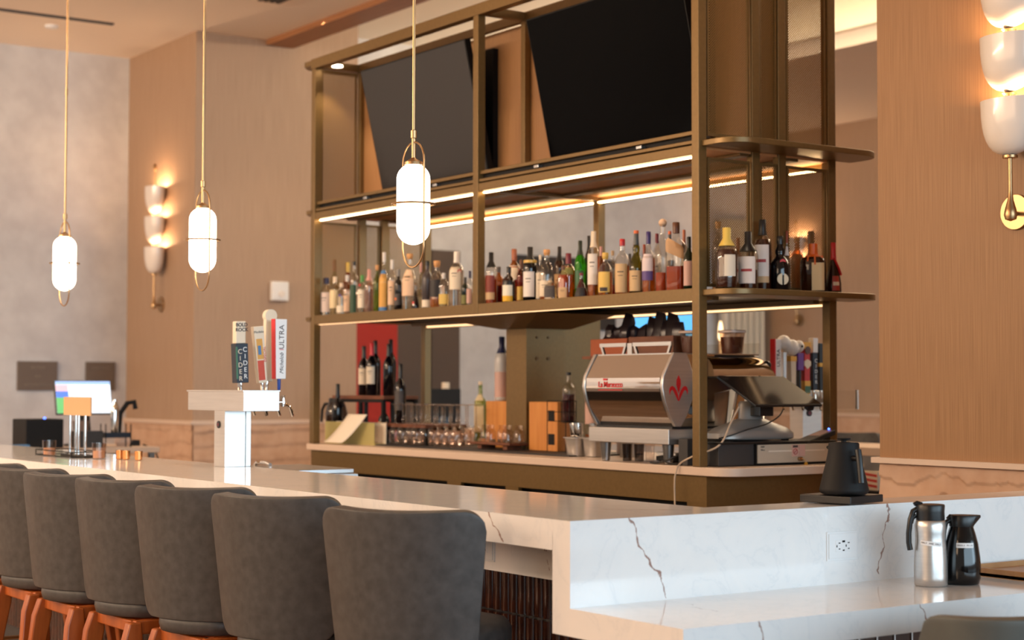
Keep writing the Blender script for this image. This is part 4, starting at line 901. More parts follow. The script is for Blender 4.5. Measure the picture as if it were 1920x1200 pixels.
BOTTLES = [
(5.18, 9.546, 0.253, 0.0414, 'std', 'clear', (0.75, 'pale'), (0.12, 0.62, 'pinkwhite'), ('navy', 0.16), 'clear spirit bottle with navy cap and tall white label, leftmost on the bottle shelf'),
(5.17, 9.414, 0.253, 0.0324, 'std', 'clear', (0.7, 'straw'), (0.2, 0.66, 'straw'), ('cream', 0.15), 'pale bottle with cream cap and straw label beside the navy-capped bottle'),
(5.36, 9.767, 0.393, 0.0301, 'wine', 'olive', None, (0.2, 0.5, 'cream'), ('rust', 0.2), 'olive green bottle with rust red capsule standing behind the far left bottles'),
(5.17, 9.33, 0.208, 0.0288, 'std', 'clear', (0.7, 'straw'), (0.1, 0.3, 'cream'), ('cream', 0.12), 'small pale bottle with violet neck tag left of the dark green labelled bottle'),
(5.34, 9.551, 0.361, 0.0348, 'tall', 'amber', None, (0.15, 0.5, 'peach'), ('yellow', 0.18), 'golden bottle with slender yellow neck behind the small pale bottle'),
(5.2, 9.308, 0.259, 0.0288, 'std', 'clear', (0.6, 'pale'), (0.1, 0.5, 'peach'), ('clearcap', 0.15), 'clear bottle with peach label touching the dark green labelled bottle'),
(5.18, 9.183, 0.338, 0.0251, 'std', 'clear', None, (0.02, 0.56, 'dkgreen'), ('black', 0.08), 'slim bottle whose lower half is wrapped dark green'),
(5.16, 9.047, 0.243, 0.0265, 'std', 'clear', (0.7, 'pale'), (0.16, 0.62, 'cream'), ('green', 0.18), 'bottle with green cap, cream label and red seal'),
(5.17, 8.978, 0.276, 0.028, 'std', 'clear', (0.7, 'rose'), None, ('rose', 0.26), 'fluted clear bottle with dusty pink capsule'),
(5.18, 8.897, 0.298, 0.0229, 'std', 'palegreen', (0.8, 'palegreen'), None, ('cork', 0.12), 'pale green bottle with peach cork stopper'),
(5.16, 8.78, 0.368, 0.0292, 'tall', 'clear', (0.7, 'pale'), (0.06, 0.66, 'mustard'), ('clearcap', 0.16), 'tall bottle with mustard label edged in blue'),
(5.17, 8.701, 0.318, 0.0242, 'std', 'clear', (0.7, 'pale'), (0.14, 0.6, 'peach'), ('clearcap', 0.18), 'clear bottle with peach label right of the mustard labelled bottle'),
(5.17, 8.626, 0.256, 0.024, 'std', 'smoke', (0.6, 'smoke'), (0.16, 0.42, 'dkgrey'), ('grey', 0.16), 'smoky bottle with dark label and orange spot left of the tall white labelled bottle'),
(5.17, 8.497, 0.341, 0.0428, 'tall', 'clear', (0.62, 'pale'), (0.26, 0.72, 'peach'), ('cork', 0.1), 'tall clear bottle with long tapered pale label below the nearest pendant'),
(5.15, 8.398, 0.148, 0.0204, 'tri', 'smoke', (0.9, 'plum'), None, ('grey', 0.2), 'small dark teardrop bottle with red seal'),
(5.26, 8.516, 0.295, 0.0207, 'tall', 'clear', (0.55, 'straw'), (0.02, 0.3, 'straw'), ('rose', 0.2), 'slim bottle of straw coloured spirit with rosy neck'),
(5.17, 8.3, 0.287, 0.0296, 'std', 'charcoal', None, (0.05, 0.2, 'cream'), ('black', 0.1), 'charcoal bottle with small cream label near its foot'),
(5.18, 8.21, 0.282, 0.0403, 'round', 'clear', (0.62, 'whiskey'), (0.25, 0.6, 'black'), ('cork', 0.14), 'brown whiskey bottle with black label and cork top in the left bay'),
(5.15, 8.088, 0.203, 0.0275, 'flask', 'clear', (0.5, 'straw'), (0.12, 0.4, 'gold'), ('clearcap', 0.16), 'short clear flask with golden label beside the white capped rum bottle'),
(5.17, 7.984, 0.32, 0.0395, 'std', 'clear', (0.9, 'clearliq'), (0.32, 0.72, 'cream'), ('white', 0.2), 'clear rum bottle with long white cap, white label and red emblem'),
(5.17, 7.896, 0.169, 0.0196, 'std', 'dkgreen', None, (0.1, 0.4, 'olive'), ('black', 0.2), 'thin dark green bottle left of the middle upright'),
(5.18, 7.862, 0.204, 0.018, 'std', 'clear', (0.5, 'pale'), (0.1, 0.5, 'rose'), ('navy', 0.2), 'narrow bottle with pink label right against the middle upright'),
(5.17, 7.717, 0.225, 0.0222, 'square', 'clear', (0.8, 'pale'), (0.05, 0.8, 'tan'), ('cork', 0.08), 'bottle in tan wrapping just right of the middle upright'),
(5.16, 7.618, 0.292, 0.0308, 'std', 'clear', (0.6, 'darkamber'), (0.1, 0.56, 'redbrown'), ('black', 0.28), 'whiskey bottle with black capsule and red brown label'),
(5.26, 7.691, 0.221, 0.0283, 'std', 'amber', (0.65, 'ruby'), None, ('smokecap', 0.15), 'dark ruby bottle behind the red brown labelled whiskey'),
(5.15, 7.433, 0.201, 0.0332, 'round', 'brown', None, (0.06, 0.56, 'whiteyellow'), ('black', 0.16), 'squat black shouldered bottle with white and yellow label'),
(5.27, 7.555, 0.311, 0.0382, 'round', 'amber', (0.85, 'orange'), (0.45, 0.7, 'cream'), ('copper', 0.2), 'amber bottle with tall copper capsule behind the white and yellow label'),
(5.27, 7.488, 0.248, 0.0219, 'std', 'amber', (0.8, 'whiskey'), (0.1, 0.4, 'gold'), ('brown', 0.2), 'slim amber bottle with brown cap left of the tall black necked bottle'),
(5.17, 7.262, 0.298, 0.0356, 'std', 'black', None, (0.1, 0.55, 'white'), ('blackgold', 0.28), 'near black bottle with tall white label and gold neck ring'),
(5.2, 7.211, 0.253, 0.0199, 'square', 'clear', (0.6, 'pale'), (0.08, 0.62, 'cream'), ('cream', 0.1), 'narrow square bottle with cream label beside the near black bottle'),
(5.2, 7.153, 0.278, 0.0381, 'round', 'clear', (0.45, 'whiskey'), (0.1, 0.4, 'cream'), ('cork', 0.12), 'broad clear bottle with golden cork stopper'),
(5.13, 7.024, 0.104, 0.0319, 'flask', 'clear', (0.8, 'straw'), (0.16, 0.74, 'dkgrey'), ('tan', 0.1), 'short oval flask with dark oval label'),
(5.28, 7.148, 0.298, 0.0255, 'std', 'brown', (0.5, 'whiskey'), (0.1, 0.5, 'tan'), ('black', 0.25), 'brown bottle with tall black capsule behind the arched amber bottle'),
(5.13, 6.912, 0.176, 0.0261, 'flask', 'clear', (0.9, 'darkamber'), (0.04, 0.36, 'tan'), ('brown', 0.12), 'arched amber bottle with small square tan label'),
(5.24, 7.014, 0.251, 0.0391, 'round', 'clear', (0.9, 'orange'), (0.55, 0.7, 'olive'), ('maroon', 0.22), 'round orange whiskey bottle with maroon cap'),
(5.27, 6.952, 0.315, 0.0264, 'std', 'brightgreen', None, (0.2, 0.5, 'green'), ('dkgreen', 0.24), 'bright green glass bottle with dark green cap'),
(5.14, 6.771, 0.13, 0.0312, 'tri', 'clear', (0.95, 'plum'), (0.05, 0.42, 'black'), ('maroon', 0.1), 'small plum bottle with black drip label'),
(5.33, 6.957, 0.344, 0.0196, 'std', 'brown', (0.8, 'darkamber'), None, ('black', 0.24), 'brown bottle with black top behind the tall white labelled bottle'),
(5.17, 6.708, 0.339, 0.0297, 'std', 'clear', (0.78, 'orange'), (0.2, 0.66, 'white'), ('cream', 0.24), 'tall amber bottle with large blank white label and cream capsule'),
(5.26, 6.762, 0.271, 0.0191, 'std', 'amber', (0.8, 'ruby'), None, ('rose', 0.18), 'reddish bottle with pink cap behind the yellow labelled bottle'),
(5.15, 6.586, 0.222, 0.0347, 'round', 'clear', (0.7, 'whiskey'), (0.1, 0.56, 'yellow'), ('gold', 0.16), 'round shouldered bottle with yellow oval label and gold cap'),
(5.28, 6.691, 0.245, 0.019, 'std', 'clear', (0.35, 'ruby'), None, ('tan', 0.1), 'half empty bottle with dark red liquid right of the yellow label'),
(5.17, 6.475, 0.284, 0.0356, 'round', 'clear', (0.66, 'orange'), (0.06, 0.56, 'beige'), ('red', 0.12), 'wide bottle with beige label and bright red cap'),
(5.34, 6.627, 0.228, 0.0176, 'std', 'brown', None, None, ('dkgrey', 0.22), 'dark capped bottle hidden behind the red capped bottle'),
(5.17, 6.366, 0.316, 0.0326, 'bulbneck', 'olive', (0.5, 'plum'), (0.06, 0.38, 'beige'), ('greyorange', 0.22), 'olive glass bottle with bulbous neck and orange topped grey capsule'),
(5.36, 6.536, 0.271, 0.0175, 'std', 'brown', None, None, ('rust', 0.2), 'brown bottle with rust cap between the bulb necked and violet labelled bottles'),
(5.18, 6.284, 0.307, 0.0311, 'tall', 'clear', (0.72, 'orange'), (0.22, 0.64, 'whitepurple'), ('violet', 0.2), 'bottle with violet capsule and white and violet label'),
(5.24, 6.292, 0.301, 0.0208, 'std', 'clear', (0.4, 'pale'), (0.1, 0.6, 'cream'), ('burgundy', 0.16), 'slim clear bottle with burgundy cap beside the tall glass stoppered decanter'),
(5.19, 6.188, 0.36, 0.0359, 'tall', 'clear', (0.35, 'darkamber'), None, ('glassball', 0.09), 'tallest clear decanter with round cork stopper'),
(5.36, 6.337, 0.321, 0.0185, 'std', 'smoke', None, None, ('greyorange', 0.22), 'grey capsuled bottle with orange top behind the decanters'),
(5.17, 6.066, 0.334, 0.0443, 'square', 'clear', (0.46, 'darkamber'), (0.52, 0.72, 'slant'), ('brown', 0.16), 'large square shouldered bottle with slanted tan label'),
(5.36, 6.229, 0.321, 0.0183, 'std', 'brown', None, None, ('copper', 0.2), 'dark bottle with coppery cap behind the slanted label bottle'),
(5.16, 5.962, 0.257, 0.025, 'wine', 'dkgreen', None, (0.1, 0.55, 'rose'), ('black', 0.2), 'dark green wine bottle left of the near corner post'),
(5.179, 5.72, 0.282, 0.0501, 'round', 'clear', (0.8, 'darkbrown'), (0.2, 0.55, 'creamright'), ('yellow', 0.3), 'squat cognac bottle with yellow capsule and pale label on the end shelf'),
(5.293, 5.7, 0.269, 0.0443, 'round', 'clear', (0.42, 'darkbrown'), (0.1, 0.56, 'whitered'), ('black', 0.34), 'cognac bottle with black capsule and white label with red writing, shorter one'),
(5.421, 5.74, 0.335, 0.0399, 'std', 'clear', (0.9, 'darkbrown'), (0.2, 0.64, 'whitered'), ('black', 0.22), 'tall cognac bottle with black capsule and white label with red writing'),
(5.495, 5.7, 0.258, 0.0437, 'bulbneck', 'black', None, None, ('black', 0.14), 'black round shouldered liqueur bottle with oval label and red seal'),
(5.627, 5.79, 0.297, 0.0153, 'tall', 'clear', (0.6, 'straw'), (0.6, 0.75, 'white'), ('rust', 0.2), 'slender yellow bottle with rust capsule behind the black liqueur bottle'),
(5.721, 5.71, 0.235, 0.0534, 'square', 'brown', None, (0.04, 0.6, 'beigeright'), ('orangewax', 0.28), 'square brown bourbon bottle with dripping orange wax neck'),
(5.846, 5.7, 0.246, 0.0358, 'tri', 'brown', None, (0.05, 0.34, 'redsquare'), ('red', 0.34), 'brown liqueur bottle with red capsule and red ribbon, rightmost on the end shelf'),
(5.396, 6.02, 0.346, 0.0282, 'std', 'clear', (0.4, 'pale'), None, ('cork', 0.1), 'clear bottle seen through the near mesh panel beside the corner post'),
(5.551, 6.05, 0.279, 0.0208, 'round', 'amber', (0.8, 'orange'), None, ('copper', 0.2), 'amber bottle with copper cap seen through the mesh between the cognac bottles'),
(5.92, 6.02, 0.299, 0.0293, 'std', 'amber', (0.9, 'straw'), None, ('cork', 0.1), 'golden bottle seen through the mesh left of the orange wax bottle'),
(6.096, 6.1, 0.344, 0.0488, 'tri', 'brown', (0.9, 'darkbrown'), None, ('dkgrey', 0.22), 'wide shouldered dark bottle seen through the mesh behind the orange wax bottle')
]

SZ = 1.8855
for (x, y, h, r, shape, glass, liq, lab, cap, text) in BOTTLES:
    b_ = bottle(x, y, SZ, h, r, shape, glass, liq, lab, cap, text, group='spirit bottles on the long shelf' if y > 5.8 and y < 9.6 and x < 5.5 else 'spirit bottles at the shelf end')
    if 'red seal' in text and 'cream label' in text: spot_on(b_, .74*h, (r*.8, .008), 'lab_spot_red')
    if 'orange spot' in text: spot_on(b_, .3*h, (r*1.02, .008), 'lab_spot_orange')
    if 'teardrop' in text: spot_on(b_, .3*h, (r*.9, .008), 'lab_spot_red')
    if 'red emblem' in text: spot_on(b_, .64*h, (r*.98, .012), 'lab_spot_red', 0.75)
    if 'liqueur bottle with oval' in text: spot_on(b_, .52*h, (r*.86, .014), 'lab_spot_red', 0.5); spot_on(b_, .21*h, (r*1.0, .027), 'lab_ovalcream', 0.45)
    if 'violet neck tag' in text: spot_on(b_, .62*h, (r*.98, .009), 'lab_band_violet', 0.1)
    if 'red ribbon' in text:
        x0_, y0_ = x, y
        MB().tube([(x-.018, y-.02, SZ+h*.70), (x+.004, y-.030, SZ+h*.5), (x+.020, y-.030, SZ+h*.36)], .006).build('ribbon', 'cap_red', b_)
CT = 1.0705
# ================================================================ wine display at the far end of the back bar
rs = thing('wine_riser', 'black metal riser with wooden top holding wine bottles, far end of the back bar', 'stand', (5.55, 9.56, CT))
MB().box(5.42, 5.68, 9.22, 9.90, 1.355, 1.378).build('top_board', 'crate_wood', rs, bevel=0.002)
MB().box(5.36, 5.66, 8.62, 9.22, 1.185, 1.205).build('lower_board', 'crate_wood', rs, bevel=0.002)
for (x, y, h) in ((5.43, 9.88, 1.355), (5.67, 9.88, 1.355), (5.43, 9.53, 1.355), (5.67, 9.53, 1.355), (5.43, 9.24, 1.355), (5.67, 9.24, 1.355), (5.38, 8.64, 1.185), (5.64, 8.64, 1.185)):
    MB().box(x-.011, x+.011, y-.011, y+.011, CT, h).build('leg', 'black_matte', rs)
m = MB()
for x in (5.43, 5.67): m.box(x-.01, x+.01, 9.23, 9.89, 1.335, 1.355)
for x in (5.38, 5.64): m.box(x-.01, x+.01, 8.63, 9.23, 1.165, 1.185)
m.build('frame', 'black_matte', rs)
WINES = [((5.60, 9.790), 1.3785, 0.330, 'black', ('cream'), 'dark wine bottle with cream label, leftmost on the riser'),
         ((5.61, 9.655), 1.3785, 0.365, 'black', ('dkgrey'), 'dark wine bottle with small dark label, second on the riser'),
         ((5.52, 9.545), 1.3785, 0.345, 'maroon', ('cream'), 'wine bottle with bright red capsule and cream label in front on the riser'),
         ((5.61, 9.455), 1.3785, 0.368, 'black', ('dkgrey'), 'dark wine bottle with brownish label right of the red capsuled one'),
         ((5.53, 9.345), 1.3785, 0.335, 'black', None, 'dark unlabelled wine bottle, rightmost on the riser top'),
         ((5.48, 9.115), 1.2055, 0.375, 'black', ('dkgrey'), 'tall dark wine bottle on the lower step of the riser'),
         ((5.47, 9.30), 1.0705, 0.26, 'black', ('tan'), 'short dark wine bottle under the riser top'),
         ((5.36, 9.715), 1.0705, 0.385, 'black', None, 'dark wine bottle standing beside the glass coffee pot')]
pm('cap_brightred', (214, 30, 48), 0.35)
for (x, y), z, h, cp_, lb_, tx in WINES:
    bottle(x, y, z, h, 0.037, 'wine', 'black', None, (.22, .55, lb_) if lb_ else None, ('brightred' if 'red capsule ' in tx else cp_, .24), tx, cat='wine bottle', group='wine bottles by the riser', name='wine_bottle')
cp = thing('coffee_pot', 'glass coffee pot with black handle and lid at the far left of the back bar', 'coffee pot', (5.42, 9.84, CT))
MB().lathe([(.06, 0), (.072, .02), (.074, .07), (.062, .12), (.048, .15)], c=(5.42, 9.84, CT+.12), cap=False).build('glass', 'glass_smoke', cp)
MB().lathe([(.05, 0), (.07, .004), (.05, .12)], c=(5.42, 9.84, CT)).build('stand', 'steel', cp)
MB().lathe([(.05, .27), (.052, .30), (.045, .31)], c=(5.42, 9.84, CT-.02)).build('lid', 'black_plastic', cp)
MB().tube([(5.42, 9.88, CT+.255), (5.40, 9.96, CT+.25), (5.40, 10.0, CT+.21), (5.40, 10.01, CT+.13)], .010).build('handle', 'black_plastic', cp)
# bamboo slat holder with a curved sheet of paper
hb = thing('slat_basket', 'low box of thin green yellow slats at the far left of the back bar', 'basket', (5.25, 9.35, CT))
pm('slat', (204, 190, 124), 0.5)
m = MB()
for k in range(40): m.box(5.242, 5.247, 9.035+.0160*k, 9.042+.0160*k, CT, CT+.14)
m.build('slats', 'slat', hb, smooth=0)
MB().box(5.25, 5.33, 9.03, 9.67, CT, CT+.01).build('base', 'slat', hb); MB().box(5.325, 5.33, 9.03, 9.67, CT, CT+.14).build('back_panel', 'cream_card', hb) if 'cream_card' in M else MB().box(5.325, 5.33, 9.03, 9.67, CT, CT+.14).build('back_panel', 'paper', hb)
def sheet(u, v): return (5.215 - 0.07*(1-u) + 0.03*u, 9.50 - 0.42*u*1.0 + (-0.24)*v*1.0 + 0.18*u*v, CT + 0.012 + 0.185*(u**1.35))
sh = MB().grid(lambda u, v: (5.13 + 0.09*u, 9.49 - 0.24*v - 0.17*u, CT + 0.012 + 0.18*u**1.3), 14, 4).build('menu_sheet', 'paper', smooth=60)
tag(sh, 'curled cream sheet of paper leaning on the slat basket', 'paper'); so = sh.modifiers.new('thick', 'SOLIDIFY'); so.thickness = 0.0012

# ================================================================ upturned glasses
gl = thing('wine_glass', 'x', 'wine glass', (0, 0, 0), 'upturned wine glasses on the bar mat')
prof = [(.030, 0), (.037, .03), (.040, .06), (.038, .085), (.028, .108), (.010, .125), (.0042, .135), (.0038, .235), (.008, .243), (.033, .248), (.034, .251)]
MB().lathe(prof, seg=20, cap=False).build('bowl', 'glass_wine', gl, smooth=60)
m = MB().lathe([(.0005, .2505), (.034, .2512), (.034, .249)], seg=20, cap=False); m.build('foot', 'glass_clear', gl)
MB().lathe([(.0036, .13), (.0034, .236)], seg=10).build('stem', 'glass_stem', gl) if 'glass_stem' in M else MB().lathe([(.0036, .13), (.0034, .236)], seg=10).build('stem', 'glass_clear', gl)
first = True; rr = random.Random(3)
GLAB = 'upturned stemmed glass standing with many others on the dark mat, left of the wooden blocks'
for row in range(3):
    for k in range(9):
        GLAB = 'upturned stemmed glass on the dark mat, %s from the left in the %s row' % (('first', 'second', 'third', 'fourth', 'fifth', 'sixth', 'seventh', 'eighth', 'ninth')[k], ('front', 'middle', 'back')[row])
        x = 5.38 + 0.092*row + rr.uniform(-.006, .006); y = 9.0 - 0.087*k + 0.035*row + rr.uniform(-.006, .006)
        if row == 2 and 8.20 > y: continue
        if first: gl.location = (x, y, 1.0795); gl['label'] = GLAB; first = False
        else: dup(gl, (x, y, 1.0795), 0, GLAB)
# short tumblers in front
tb = thing('tumbler', 'clear upturned tumbler below the riser legs, left end of the mat', 'glass', (5.33, 9.30, 1.0795), 'clear tumblers at the left end of the mat')
MB().lathe([(.030, 0), (.034, .003), (.036, .11), (.034, .112)], c=(5.33, 9.30, 1.0795), seg=20, cap=False).build('wall', 'glass_wine', tb); MB().lathe([(.0005, .004), (.031, .004), (.033, .010)], c=(5.33, 9.30, 1.0795), cap=False).build('foot', 'glass_clear', tb)
for k, (x, y) in enumerate(((5.31, 9.20), (5.42, 9.14), (5.32, 9.10))): dup(tb, (x, y, 1.0795), 0, ('clear upturned tumbler, second from the left end of the mat', 'clear upturned tumbler behind the front row at the left end of the mat', 'clear upturned tumbler, third from the left end of the mat')[k])

# ================================================================ wooden blocks, jars, vodka
def block(name, x0, x1, y0, y1, z1, lab, holes=()):
    t = thing(name, lab, 'block', ((x0+x1)/2, (y0+y1)/2, 1.0795))
    MB().box(x0, x1, y0, y1, 1.0795, z1).build('body', 'honey_wood', t, bevel=0.003)
    for (a, b, c, d, f) in holes:
        if f == 'x': MB().box(x0-.0015, x0+.001, a, b, c, d).build('opening', 'black_matte', t, smooth=0)
        if f == 'y': MB().box(a, b, y0-.0015, y0+.001, c, d).build('opening', 'black_matte', t, smooth=0)
    return t
block('wooden_block', 5.60, 5.76, 8.09, 8.32, 1.352, 'tall honey coloured wooden block left of the bronze column, frosted bottle on top')
block('wooden_block', 5.50, 5.62, 7.465, 7.735, 1.352, 'honey coloured wooden box with two square openings, right of the bronze column', ((7.49, 7.55, 1.245, 1.305, 'x'), (7.49, 7.55, 1.115, 1.175, 'x')))
jt = thing('jar_tray', 'small reddish wooden stand carrying little glass jars in front of the bronze column', 'stand', (5.45, 7.95, 1.0795))
MB().box(5.38, 5.52, 7.76, 8.16, 1.103, 1.116).build('board', 'crate_wood', jt, bevel=0.002)
for y in (7.83, 8.09): MB().box(5.40, 5.50, y-.02, y+.02, 1.0795, 1.103).build('foot', 'crate_wood', jt)
MB().box(5.37, 5.385, 7.74, 8.18, 1.108, 1.120).build('rim', 'crate_wood', jt)
jr = thing('small_jar', 'small clear jar at the left of the wooden stand', 'jar', (5.45, 8.10, 1.1165), 'little clear jars on the wooden stand')
MB().lathe([(.026, 0), (.032, .004), (.033, .05), (.028, .068), (.021, .078), (.024, .10)], c=(5.45, 8.10, 1.1165), seg=18, cap=False).build('glass', 'glass_wine', jr)
MB().lathe([(.0005, .003), (.03, .003), (.03, .02), (.0005, .02)], c=(5.45, 8.10, 1.1165), seg=18, cap=False).build('contents', 'liq_pale', jr)
for (x, y, lb_) in ((5.43, 8.02, 'small clear jar, second from the left on the wooden stand'), (5.46, 7.94, 'small clear jar, middle of the wooden stand'), (5.44, 7.86, 'small clear jar, fourth on the wooden stand'), (5.47, 7.79, 'small clear jar at the right of the wooden stand')): dup(jr, (x, y, 1.1165), 0, lb_)
pm('frost', (226, 226, 228), 0.3, trans=0.35)
GL['frost'] = 'frost'
bottle(5.68, 8.27, 1.3525, 0.385, 0.044, 'std', 'frost', None, (.06, .45, 'rose'), ('navy', .26), 'frosted vodka bottle with navy capsule standing on the wooden block', group=None)
bottle(5.86, 8.77, CT, 0.40, 0.036, 'square', 'palegreen', (.8, 'palegreen'), (.2, .8, 'straw'), ('cream', .06), 'pale green yellow bottle behind the upturned glasses')
# syrup bottles in a wire holder
bottle(5.47, 7.32, 1.245, 0.272, 0.036, 'std', 'clear', (.7, 'plum'), None, ('black', .06), 'syrup bottle of dark liquid held up in a thin wire stand')
hw = thing('wire_stand', 'thin black wire bottle stand in front of the wooden box with openings', 'stand', (5.46, 7.36, CT))
m = MB()
for y in (7.28, 7.45): m.tube([(5.42, y, CT+.01), (5.42, y, 1.36)], .0025, seg=6)
for z in (1.25, 1.30, 1.36):
    m.tube([(5.47+.045*math.cos(a), 7.32+.045*math.sin(a), z) for a in [2*PI*i/16 for i in range(16)]], .002, seg=6, closed=True); m.tube([(5.42, 7.28, z), (5.42, 7.45, z)], .002, seg=6)
for i in range(6): a = 2*PI*i/6; m.tube([(5.47+.045*math.cos(a), 7.32+.045*math.sin(a), 1.25), (5.47+.045*math.cos(a), 7.32+.045*math.sin(a), 1.36)], .002, seg=6)
m.build('wire', 'black_matte', hw); MB().cyl((5.47, 7.32, 1.242), (5.47, 7.32, 1.245), .044).build('support', 'black_matte', hw)
MB().box(5.40, 5.52, 7.27, 7.46, CT, CT+.008).build('base', 'black_matte', hw)
bottle(5.55, 7.20, CT, 0.462, 0.050, 'std', 'clear', (.3, 'amberl'), (.36, .66, 'rose'), ('white', .05), 'tall clear syrup bottle with pale label, left of the espresso machine')
# steel pans with shakers
for i, (x, y, lab) in enumerate(((5.33, 7.06, 'small steel pan, left of the pair beside the espresso machine'), (5.36, 6.945, 'small steel pan, right of the pair beside the espresso machine'))):
    t = thing('steel_pan', lab, 'pan', (x, y, CT), 'steel pans beside the espresso machine')
    m = MB().lathe([(.040, 0), (.045, .004), (.055, .095), (.064, .097), (.064, .101), (.051, .100), (.042, .010), (.001, .008)], c=(x, y, CT), n=3.4, seg=32, cap=False); m.build('body', 'brushed_steel', t)
for i, (x, y, lean, lab) in enumerate(((5.34, 7.075, .16, 'leaning steel cup standing in the left steel pan'), (5.33, 7.035, .10, 'second leaning steel cup standing in the left steel pan'), (5.36, 6.945, .05, 'steel cup standing in the right steel pan'))):
    T = Matrix.Translation((x, y, CT+.02)) @ Matrix.Rotation(-lean, 4, 'X')
    tag(MB().lathe([(.020, 0), (.022, .003), (.026, .155), (.028, .157), (.024, .156), (.018, .01)], T=T, cap=False).build('steel_cup', 'chrome'), lab, 'cup', 'steel cups in the pans')

# ================================================================ espresso machine
em = thing('espresso_machine', 'large polished chrome espresso machine with red lettering and a red lily emblem', 'espresso machine', (5.40, 6.42, CT))
ya_, yb_ = 6.05, 6.63
back = [(5.128, 1.592), (5.060, 1.480), (5.058, 1.420), (5.085, 1.335), (5.150, 1.247)]
MB().prism(back + [(5.40, 1.247), (5.40, 1.592)], 'y', ya_+.006, yb_-.006).build('body', 'chrome', em, smooth=20)
hexo = [(5.124, 1.600), (5.060, 1.490), (5.052, 1.440), (5.066, 1.375), (5.100, 1.300), (5.135, 1.249), (5.170, 1.249), (5.205, 1.300), (5.240, 1.375), (5.256, 1.440), (5.250, 1.490), (5.205, 1.600)]
for y in (ya_-.02, yb_):
    ep = MB().prism(hexo, 'y', y, y+.02).build('side_shield', 'brushed_steel', em, bevel=0.004)
    if y < 6.4:
        # lily emblem
        m = MB(); cx, cz = 5.152, 1.430; yy = y-.001
        petal = [(0, .062), (-.012, .040), (-.013, .018), (-.006, -.006), (0, -.022), (.006, -.006), (.013, .018), (.012, .040)]
        m.prism([(cx+a*1.05, cz+b) for a, b in petal], 'y', yy-.001, yy+.001)
        for s in (-1, 1):
            side = [(0.004, -.030), (.012, -.012), (.026, .006), (.040, .012), (.052, .006), (.058, -.012), (.054, -.030), (.050, -.014), (.040, -.006), (.032, -.012), (.018, -.034), (.006, -.055), (0.0, -.060)]
            m.prism([(cx+s*a, cz+b) for a, b in side], 'y', yy-.001, yy+.001)
        m.build('lily_emblem', 'red_mark', ep, smooth=0)
# front section with sloped top
MB().prism([(5.40, 1.40), (5.40, 1.588), (5.69, 1.592), (5.745, 1.500), (5.70, 1.455)], 'y', ya_+.035, yb_-.01).build('front_canopy', 'chrome', em, bevel=0.003)
m = MB(); pr_ = [(6.085, 1.592), (6.050, 1.584), (6.020, 1.566), (5.998, 1.540), (5.988, 1.512), (5.985, 1.492), (5.995, 1.488), (6.085, 1.488)]
n_ = len(pr_); m._new([(5.335, a, b) for a, b in pr_] + [(5.665 + (1.592-b)*.75, a, b) for a, b in pr_], [tuple(range(n_)), tuple(reversed(range(n_, 2*n_)))] + [(i, n_+i, n_+(i+1) % n_, (i+1) % n_) for i in range(n_)]); m.build('side_canopy', 'chrome', em, smooth=50)
MB().prism([(5.40, 1.247), (5.40, 1.40), (5.52, 1.42), (5.50, 1.247)], 'y', ya_+.03, yb_-.03).build('group_block', 'steel', em)
m = MB().prism([(5.44, 1.08), (5.56, 1.20), (5.60, 1.42), (5.55, 1.42), (5.50, 1.22), (5.40, 1.11)], 'y', ya_, ya_+.02); m.build('side_frame', 'chrome', em, bevel=0.003)
MB().box(5.09, 5.72, ya_-.02, yb_+.015, 1.165, 1.238).build('drip_base', 'brushed_steel', em, bevel=0.004)
MB().box(5.13, 5.66, ya_, yb_, 1.232, 1.250).build('base_seam', 'black_plastic', em)
for x in (5.14, 5.66):
    for y in (6.09, 6.57): MB().lathe([(.016, 0), (.020, .004), (.030, .095)], c=(x, y, CT), seg=20).build('leg', 'steel', em)
def rail(y0, y1, x=5.14):
    m = MB(); m.box(x-.008, x+.008, y0, y1, 1.634, 1.652)
    for y, s in ((y0, 1), (y1, -1)): m._new([(x-.006, y, 1.645), (x+.006, y, 1.645), (x+.006, y+s*.014, 1.645), (x-.006, y+s*.014, 1.645), (x-.006, y+s*.022, 1.596), (x+.006, y+s*.022, 1.596), (x+.006, y+s*.036, 1.596), (x-.006, y+s*.036, 1.596)],
        [(0, 1, 2, 3), (4, 7, 6, 5), (0, 4, 5, 1), (1, 5, 6, 2), (2, 6, 7, 3), (3, 7, 4, 0)])
    return m.build('cup_rail', 'steel', em)
rail(6.40, 6.61); rail(6.06, 6.35)
MB().box(5.134, 5.146, 6.357, 6.392, 1.592, 1.650).build('rail_plate', 'steel', em)
MB().box(5.69, 5.70, 6.06, 6.62, 1.60, 1.652).build('front_glass_rail', 'glass_pane', em, smooth=0)
MB().box(5.13, 5.69, 6.055, 6.62, 1.592, 1.598).build('cup_tray', 'steel', em, smooth=0)
# lettering on the back
# back upper face leans: from (5.060,1.48) to (5.058,1.42)
text_mesh('lettering', 'La Marzocco', 0.040, face_nx((5.0575, 6.43, 1.447)), 'red_mark', em, depth=0.0008, spacing=0.92, bold=0.0006)
m = MB().box(5.056, 5.058, 6.335, 6.525, 1.420, 1.424); m.box(5.056, 5.058, 6.455, 6.485, 1.468, 1.478); m.build('lettering_line', 'red_mark', em, smooth=0)
m = MB().sphere((5.72, 6.03, 1.545), .022); m.cyl((5.70, 6.05, 1.545), (5.72, 6.03, 1.545), .012); m.build('steam_knob', 'black_plastic', em)
m = MB().tube([(5.66, 6.02, 1.50), (5.68, 6.0, 1.38), (5.66, 5.99, 1.25)], .006); m.build('steam_wand', 'chrome', em)
